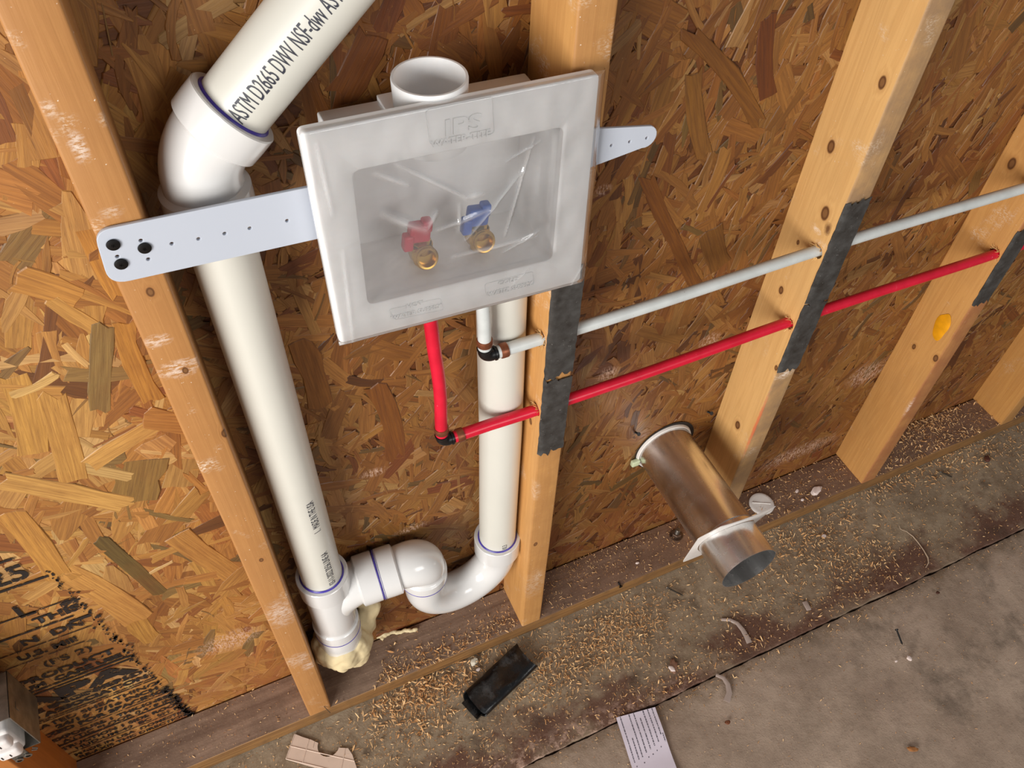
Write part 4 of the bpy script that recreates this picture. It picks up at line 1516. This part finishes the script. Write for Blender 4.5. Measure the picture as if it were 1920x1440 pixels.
for side_ in (0, 1):
    for i in range(nl + 1):
        t = i / nl
        L = []
        for k in range(no):
            a = k * 2 * PI / no
            ww = W2 - side_ * TH; hh = H2 - side_ * TH
            x_ = ww * math.copysign(abs(math.cos(a)) ** .55, math.cos(a))
            z_ = hh * math.copysign(abs(math.sin(a)) ** .8, math.sin(a))
            if side_ == 0: z_ += .0018 * mnoise.noise(Vector((x_ * 60, t * 5, 3))) * (math.sin(a) > 0)
            dent = -.003 * math.exp(-((t - .7) / .2) ** 2) * (math.cos(a) < 0) * (math.sin(a) > 0)
            jag = .0035 * math.sin(a * 2 + 1) if i in (0, nl) else 0
            L.append(e0 + ax * (Lh * t + jag + (.004 * (math.sin(a) > 0) if i == 0 else 0)) + sd * x_ + Vector((0, 0, H2 + .0008 + z_ + dent)))
        lo.append((side_, i, L))
outer_ = [l for s_, i, l in lo if s_ == 0]; inner_ = [l for s_, i, l in lo if s_ == 1]
ringmesh(bm, outer_ + inner_[::-1] + [outer_[0]])
bmesh.ops.remove_doubles(bm, verts=bm.verts[:], dist=1e-7)
from_bm('outer_wall', bm, bt.m, off_, 50)
bm = bmesh.new()
q0 = e0 - ax * .010
lp = [q0 + sd * s_ + Vector((0, 0, z_)) for s_, z_ in ((.021, .0022), (.0, .0018), (-.018, .0022), (-.0215, .006), (-.020, .009), (-.0185, .006), (-.016, .0042), (.0, .0036), (.020, .0040))]
extrude_poly(bm, lp, ax * .05)
from_bm('inner_lip', bm, bt.m, off_, 50)

# tan plastic piece with a round notch
tanm = plain('tan_moulded_plastic', srgb(214, 190, 172), .45, 0, .03)
tp = [(553, 1377), (568, 1383), (584, 1388), (590, 1391), (597, 1393)]
nc = onz(616, 1400, 0); rn = (onz(597, 1393, 0) - nc).length
tri = []
pA = onz(597, 1394, 0); pB = onz(636, 1403, 0)
mid = (pA + pB) / 2; rr = (pB - pA).length / 2
dA = (pA - mid).normalized(); dP = Vector((dA.y, -dA.x, 0))
if (onz(617, 1430, 0) - mid).dot(dP) < 0: dP = -dP
arc = [mid + (dA * math.cos(t) + dP * math.sin(t)) * rr for t in np.linspace(0, PI, 14)]
poly = [onz(*q, 0) for q in tp[:-1]] + arc + [onz(*q, 0) for q in ((653, 1404), (661, 1416), (669, 1440), (674, 1462), (600, 1443), (536, 1424))]
for p in poly: p.z = Z0
tanr = empty('plastic_offcut', (poly[0].x, poly[0].y, 0), 'flat tan plastic piece with a semicircular notch, on the concrete at the bottom', 'plastic offcut')
bm = bmesh.new(); extrude_poly(bm, poly, (0, 0, .0028))
from_bm('notched_plate', bm, tanm, tanr)
bm = bmesh.new()
for (a, b) in (((537, 1424), (672, 1457)), ((553, 1378), (537, 1424)), ((545, 1400), (665, 1428)), ((580, 1388), (568, 1431)), ((648, 1404), (640, 1444)), ((590, 1391), (587, 1404))):
    p = onz(*a, 0); q = onz(*b, 0); p.z = q.z = .0034
    sweep(bm, [p, q], .0009, 6)
from_bm('moulded_rib', bm, tanm, tanr, 50)

# paper strip
papm = plain('white_instruction_paper', srgb(218, 208, 220), .8, 0, .02, 20)
P1 = onz(1155, 1346, .002); P2 = onz(1228, 1326, .002); P4 = onz(1268, 1442, .002); P3 = onz(1186, 1442, .002)
ext = (P3 - P1) * .5
P3 = P3 + ext; P4 = P2 + (P3 - P1)
bm = bmesh.new()
nu, nv = 10, 30
gr = []
for j in range(nv + 1):
    row = []
    for i in range(nu + 1):
        s = i / nu; t = j / nv
        p = (P1 * (1 - s) + P2 * s) * (1 - t) + (P3 * (1 - s) + P4 * s) * t
        p.z = .0012 + .0022 * (math.sin(t * 5.2) ** 2) * (.6 + .4 * s) + .002 * (1 - t) ** 4
        row.append(p)
    gr.append(row)
vv = [[bm.verts.new(p) for p in r_] for r_ in gr]
vb = [[bm.verts.new(p - Vector((0, 0, .0002))) for p in r_] for r_ in gr]
for j in range(nv):
    for i in range(nu):
        bm.faces.new((vv[j][i], vv[j][i + 1], vv[j + 1][i + 1], vv[j + 1][i])); bm.faces.new((vb[j][i + 1], vb[j][i], vb[j + 1][i], vb[j + 1][i + 1]))
pap = from_bm('instruction_strip', bm, papm, None, 60)
tag(pap, 'narrow white paper strip printed with small lines of text, lying on the slab', 'paper')


def pap_pt(s, t):
    p = (P1 * (1 - s) + P2 * s) * (1 - t) + (P3 * (1 - s) + P4 * s) * t
    p.z = .0012 + .0022 * (math.sin(t * 5.2) ** 2) * (.6 + .4 * s) + .002 * (1 - t) ** 4 + .0003
    return p


bm = bmesh.new()
r = random.Random(4)
for (s, t0, t1) in ((.10, .0, .60), (.32, .0, .56), (.32, .62, .64), (.44, 0, .52), (.56, .08, .50), (.68, 0, .47), (.80, 0, .44), (.91, 0, .36), (.22, .30, .58), (.96, .34, .45),
                    (.12, .64, .66), (.46, .57, .59), (.58, .55, .57), (.70, .52, .54), (.82, .49, .51)):
    t = t0 + .005
    while t < t1:
        w = .010 + .030 * r.random()
        k = t
        while k < min(t + w, t1):
            hgt = .010 + .010 * r.random()
            q = [pap_pt(s - hgt * .8, k), pap_pt(s + hgt * .8, k), pap_pt(s + hgt * .8, k + .0034), pap_pt(s - hgt * .8, k + .0034)]
            bm.faces.new([bm.verts.new(v) for v in q])
            k += .0055
        t += w + .008
from_bm('printed_lines', bm, inkp, pap)

# white lid on the plate
bm = bmesh.new()
dc = onz(1428, 945, .040)
lathe(bm, [(0, 0), (.0245, 0), (.0262, .001), (.0262, .003), (.0245, .0040), (.020, .0034), (0, .0034)], (dc.x, dc.y, .0384), (0, 0, 1), 48)
for v in bm.verts:
    v.co.z += .0012 * math.sin(v.co.x * 90)
lid = from_bm('round_cap', bm, whitep, None, 40)
tag(lid, 'round white plastic cap lying on the bottom plate behind the duct', 'plastic cap')
bm = bmesh.new(); sweep(bm, [(dc.x - .018, dc.y + .010, .0428), (dc.x + .016, dc.y - .008, .0428)], .0010, 6)
from_bm('raised_rib', bm, whitep, lid, 50)

# crumbs, chips and scraps, each its own lump
plaster = plain('white_plaster', srgb(226, 208, 200), .7, 0, .06, 60, .3)


def lump(name, u, v, z, sx, sy, sz, mat, label, cat, seed, rotz=0.0, group=None):
    r = random.Random(seed)
    p = onz(u, v, z)
    bm = bmesh.new()
    bmesh.ops.create_icosphere(bm, subdivisions=3, radius=1.0)
    c, s = math.cos(rotz), math.sin(rotz)
    for w in bm.verts:
        q = w.co * (1 + .35 * mnoise.noise(w.co * 1.7 + Vector((seed, 0, 0))))
        x_, y_ = q.x * sx, q.y * sy
        w.co = Vector((p.x + c * x_ - s * y_, p.y + s * x_ + c * y_, z + sz * .85 + max(-.85, min(.8, q.z)) * sz))
    o = from_bm(name, bm, mat, None, 45)
    tag(o, label, cat, group)
    return o


lump('plaster_flake', 1530, 921, .038, .015, .008, .0035, plaster, 'broad white plaster flake on the bottom plate between two far studs', 'plaster flake', 2, .3)
lump('plaster_flake', 1494, 921, .038, .006, .003, .0012, plaster, 'thin sliver of plaster on the plate left of the broad flake', 'plaster flake', 3, .5)
lump('plaster_flake', 1504, 938, .038, .0035, .003, .0025, plaster, 'small white crumb on the plate just below the broad flake', 'plaster flake', 4)
lump('plaster_flake', 1388, 918, .038, .006, .004, .012, plaster, 'white plaster chip standing at the foot of the knotty stud', 'plaster flake', 14)
lump('plaster_chunk', 889, 1242, 0, .0085, .006, .006, plain('off_white_rubble', srgb(210, 200, 180), .8, 0, .1, 90, .3), 'chunky off-white rubble lump beside the black hose offcut', 'rubble', 5, .6)
lump('plaster_chunk', 897, 1256, 0, .005, .003, .003, plaster, 'small white crumb just below the chunky rubble lump', 'rubble', 6)
lump('pebble', 1544, 1006, 0, .005, .004, .003, plaster, 'small pale pebble on the concrete right of the duct mouth', 'pebble', 7)
lump('pebble', 1704, 1235, 0, .0045, .005, .003, plaster, 'single white chip out on the smooth slab', 'pebble', 8)
lump('pebble', 1680, 1240, 0, .003, .002, .0015, plaster, 'tiny white crumb left of the white chip on the smooth slab', 'pebble', 18)
lump('plaster_flake', 1195, 1056, .038, .004, .0025, .002, plaster, 'small white crumb on the bottom plate left of the duct', 'plaster flake', 9)
lump('glue_blob', 1262, 1250, 0, .013, .008, .0022, plain('smeared_plaster', srgb(150, 108, 84), .6, 0, .2), 'flat brown blob near the floor joint', 'blob', 10, 1.0)
lump('plaster_flake', 1259, 1254, .002, .0045, .007, .002, plaster, 'white plaster smear on top of the flat brown blob', 'plaster flake', 11, .4)
lump('wood_chip', 1711, 1405, 0, .010, .0045, .002, plain('brown_wood_chip', srgb(176, 116, 62), .7, 0, .2), 'curled brown wood chip alone on the slab at the bottom right', 'wood chip', 12, -.5)
lump('wood_chip', 1364, 1355, 0, .005, .004, .002, plain('dark_wood_chip', srgb(128, 72, 40), .7, 0, .2), 'small dark brown chip right of the paper strip', 'wood chip', 13)
lump('wood_chip', 1850, 862, 0, .009, .006, .004, plain('red_brown_chip', srgb(96, 48, 30), .7, 0, .2), 'red-brown chip near the right edge in front of the plate', 'wood chip', 15, .8)
lump('wood_chip', 1758, 1112, 0, .004, .003, .002, plain('dark_bark_chip', srgb(80, 44, 28), .7, 0, .2), 'small dark chip on the slab at the right', 'wood chip', 16)

# grey curved shards
shm = plain('grey_plastic_shard', srgb(170, 152, 142), .4, 0, .05)


def shard(pts, w, label, h=.005, name='plastic_shard'):
    P = [onz(u, v, 0) for u, v in pts]
    bm = bmesh.new()
    top = []; bot = []
    n_ = len(P)
    rowsT = []
    for i, p in enumerate(P):
        a = P[max(0, i - 1)]; b = P[min(n_ - 1, i + 1)]
        d = (b - a).normalized(); s = Vector((-d.y, d.x, 0))
        ww = w * (.45 + .55 * i / (n_ - 1))
        z = .001 + h * .25 * (1 - (2 * i / (n_ - 1) - 1) ** 2)
        q = [p - s * ww + Vector((0, 0, z)), p + Vector((0, 0, z + h * .35)), p + s * ww + Vector((0, 0, z + .001))]
        q2 = [v - Vector((0, 0, .0009)) for v in q]
        rowsT.append([bm.verts.new(v) for v in q + q2[::-1]])
    for a, b in zip(rowsT, rowsT[1:]):
        for k in range(6): bm.faces.new((a[k], a[(k + 1) % 6], b[(k + 1) % 6], b[k]))
    bm.faces.new(rowsT[0][::-1]); bm.faces.new(rowsT[-1])
    o = from_bm(name, bm, shm, None, 60)
    tag(o, label, 'plastic shard')


shard([(1352, 1162), (1368, 1163), (1382, 1170), (1392, 1182), (1400, 1196), (1405, 1206)], .0055, 'crescent of grey plastic on the rough concrete above the joint')
shard([(1342, 1266), (1356, 1272), (1364, 1284), (1367, 1300), (1362, 1316)], .006, 'crescent of grey plastic on the smooth slab below the joint')
bm = bmesh.new()
p = onz(1512, 1137, 0)
box(bm, (-.0048, -.0095, 0), (.0048, .0095, .004), .0012)
rot = Matrix.Rotation(math.radians(-8), 4, 'Z')
for v in bm.verts: v.co = rot @ v.co + Vector((p.x, p.y, Z0))
tag(from_bm('plastic_chip', bm, shm, None, 40), 'small rectangular pale chip on the reddish concrete', 'plastic chip')

# pale wire
wp = [onz(u, v, .002) for u, v in ((1686, 986), (1688, 992), (1700, 997), (1712, 1006), (1722, 1018), (1732, 1032), (1740, 1046), (1741, 1055), (1736, 1064))]
bm = bmesh.new(); sweep(bm, wp, [.0006] * 3 + [.0010] * 3 + [.0015, .0012, .0008], 8)
tag(from_bm('wire_offcut', bm, plain('pale_wire', srgb(200, 176, 150), .5), None, 60), 'thin pale curved wire offcut near the floor joint', 'wire offcut')

# fasteners
steel = plain('dull_steel', srgb(120, 112, 104), .4, .8, .2, 100)
p = onz(1268, 1003, .040)
ab = empty('anchor_bolt', (p.x, p.y, .038), 'rusty anchor bolt with nut on the bottom plate, left of the duct', 'bolt')
rust = plain('rusty_steel', srgb(112, 88, 72), .55, .6, .3, 120)
bm = bmesh.new(); lathe(bm, [(.006, 0), (.0135, 0), (.0138, .0016), (.006, .0018)], (p.x, p.y, .0382), (0, 0, 1), 32)
from_bm('washer', bm, rust, ab, 40)
bm = bmesh.new(); lathe(bm, [(.005, 0), (.0098, 0), (.0100, .001), (.0100, .0075), (.0090, .0085), (.005, .0085)], (p.x, p.y, .0400), (0, 0, 1), 6)
from_bm('nut', bm, rust, ab, 30)
bm = bmesh.new(); lathe(bm, [(.0048 + .0004 * (k % 2), .0 + k * .0008) for k in range(26)] + [(.0042, .0215), (0, .0215)], (p.x, p.y, .0400), (0, 0, 1), 24)
from_bm('threaded_stud', bm, steel, ab, 30)


def screw(a, b, mat, label, hr=.0034, name='wood_screw', cat='screw'):
    a = Vector(a); b = Vector(b)
    bm = bmesh.new()
    d = b - a; L = d.length
    prof = [(0, 0), (hr, 0), (hr, .0008), (.0015, .003)]
    k = .004
    while k < L - .003:
        prof += [(.0013, k), (.0019, k + .0007)]
        k += .0014
    prof += [(.0012, L - .002), (0, L)]
    lathe(bm, prof, a, d, 14)
    o = from_bm(name, bm, mat, None, 40)
    tag(o, label, cat)


a = onz(1250, 1101, .004); b = onz(1281, 1117, .003)
screw(a, b, steel, 'short steel screw lying on the concrete below the duct plate')
a = onz(1681, 1180, .004); b = onz(1692, 1209, .003)
screw(a, b, scm, 'dark screw lying on the smooth slab at the right')
a = onz(1762, 884, .003); b = onz(1786, 895, .003)
screw(a, b, steel, 'short nail lying among shavings in front of the far stud', .0020, 'wire_nail', 'nail')
w = ony(1190, 806, 0)
screw(w + Vector((0, -.013, .004)), w + Vector((.002, .006, -.012)), scm, 'black screw poking from the sheathing left of the duct')
w = ony(1326, 767, 0)
screw(w + Vector((0, -.013, .003)), w + Vector((.002, .006, -.012)), scm, 'black screw poking from the sheathing above right of the duct')
p = ony(1163, 1098, -.0895)
screw(Vector((p.x, -.0925, p.z)), Vector((p.x, -.08, p.z)), scm, 'dark nail head in the front edge of the bottom plate', .0038, 'nail', 'nail')
p = ony(612, 1330, -.09)
bm = bmesh.new(); sweep(bm, [(.028, -.0895, .056), (.031, -.093, .045), (.034, -.097, .036)], .0006, 6)
tag(from_bm('bent_nail', bm, steel, None, 60), 'thin bright staple leg at the foot of the leftmost full stud', 'staple')

# ------------------------------------------------------------ sawdust and shavings (nobody could count them)
shv = NT('pine_shavings')
_i = shv.n('ShaderNodeAttribute', attribute_name='tone').outputs['Fac']
shv.set(Base_Color=shv.mix(_i, srgb(184, 126, 70), srgb(236, 196, 142)), Roughness=.75)


def shavings():
    V = []; F = []; T = []
    r = random.Random(99)

    def one(x, y, z, big):
        L = (.0030 + .0060 * r.random()) * big
        W = (.00035 + .00060 * r.random()) * big
        curl = r.uniform(-2.6, 2.6)
        az = r.random() * 2 * PI
        tilt = r.gauss(0, .45); roll = r.gauss(0, .8)
        n = 4
        M_ = Matrix.Rotation(az, 3, 'Z') @ Matrix.Rotation(tilt, 3, 'Y') @ Matrix.Rotation(roll, 3, 'X')
        b0 = len(V); tone = r.random()
        pts = []
        for i in range(n + 1):
            t = i / n - .5
            if abs(curl) > .2:
                R_ = L / curl
                px, pz = R_ * math.sin(t * curl), R_ * (1 - math.cos(t * curl))
            else: px, pz = t * L, 0
            w2 = W * (1 - .75 * abs(2 * t) ** 2)
            pts.append((px, pz, w2))
        vs = []
        for px, pz, w2 in pts:
            vs.append(M_ @ Vector((px, -w2, pz * .5 + .0001))); vs.append(M_ @ Vector((px, w2, pz * .5)))
        zm = min(v.z for v in vs)
        for v in vs: V.append((x + v.x, y + v.y, z + v.z - zm + .0001)); T.append(tone)
        for i in range(n): F.append((b0 + 2 * i, b0 + 2 * i + 1, b0 + 2 * i + 3, b0 + 2 * i + 2))

    def surf(x, y):
        if y > -.089 + .0012: return .0385
        if y > -.300: return .0006
        if y > -.311: return None
        return -.0034

    studs_x = [(v - .002, v + .040) for v in SX.values()]

    def ok(x, y):
        if y > -.003: return False
        if y > -.089:
            for a, b in studs_x:
                if a < x < b: return False
            if (x - PX) ** 2 + (y - PY) ** 2 < .052 ** 2: return False
        elif y > -.0905: return False
        if .25 < x < .43 and -.21 < y < -.10:
            q = Vector((x, y, 0)) - e0
            if -.012 < q.dot(ax) < Lh and abs(q.dot(sd)) < .030: return False
        return True

    cl = []   # (px, py, z, n, sx, sy, big)
    for (u, v, z, n, sx, sy, big) in ((820, 1285, 0, 750, .05, .026, 1.5), (735, 1320, 0, 260, .035, .02, 1.3), (790, 1345, 0, 300, .05, .03, 1.2), (1010, 1270, 0, 420, .05, .03, 1.25), (1130, 1215, 0, 1100, .075, .035, 1.1),
                                      (1180, 1160, 0, 700, .07, .03, 1.0), (1240, 1290, 0, 260, .07, .02, 1.0), (900, 1380, 0, 420, .09, .04, .9), (700, 1400, 0, 300, .08, .03, .8), (930, 1185, .038, 520, .06, .018, .9),
                                      (730, 1262, .038, 160, .018, .012, .9), (800, 1230, .038, 240, .06, .018, .8), (1100, 1060, .038, 420, .09, .022, .7), (1530, 1010, 0, 620, .08, .03, 1.15), (1610, 1050, 0, 420, .06, .025, 1.15),
                                      (1450, 1000, 0, 220, .06, .03, 1.1), (1690, 890, 0, 620, .11, .025, 1.15), (1800, 850, 0, 520, .10, .03, 1.15), (1700, 800, .038, 760, .07, .022, 1.1), (1760, 790, .038, 420, .06, .022, 1.1),
                                      (1480, 915, .038, 160, .05, .02, 1.0), (1880, 760, .038, 150, .03, .02, 1.0), (1450, 1110, 0, 300, .09, .03, 1.0), (1600, 1130, 0, 200, .08, .02, 1.1), (1380, 1235, 0, 160, .08, .02, 1.1),
                                      (1890, 830, 0, 260, .08, .04, 1.1), (1560, 880, .038, 90, .03, .02, .9), (1300, 1010, .038, 110, .04, .02, .8)):
        p = onz(u, v, z)
        cl.append((p.x, p.y, n, sx, sy, big))
    for (x, y, n, sx, sy, big) in cl:
        for i in range(n):
            a, b = r.gauss(x, sx), r.gauss(y, sy)
            z = surf(a, b)
            if z is None or not ok(a, b): continue
            one(a, b, z + (r.random() ** 3) * .003 * (n > 500), big * (.6 + .7 * r.random()))
    # light scatter everywhere
    for i in range(9500):
        a = r.uniform(-.35, 1.9); b = -.003 - .32 * r.random()
        z = surf(a, b)
        if z is None or not ok(a, b): continue
        if b > -.089 and a < .42 and r.random() < .5: continue
        one(a, b, z, .35 + .55 * r.random())
    for i in range(1500):
        a = r.uniform(.2, 1.8); b = -.312 - abs(r.gauss(0, .14))
        one(a, b, -.0032, .35 + .5 * r.random() ** 2)
    me = bpy.data.meshes.new('wood_shavings')
    me.from_pydata(V, [], F)
    at = me.attributes.new('tone', 'FLOAT', 'POINT')
    at.data.foreach_set('value', np.array(T, dtype=np.float32))
    o = link('wood_shavings', me, shv.m)
    tag(o, 'golden drill shavings and sawdust scattered over the plate and concrete', 'wood shavings', None, 'stuff')


shavings()
bpy.context.view_layer.update()
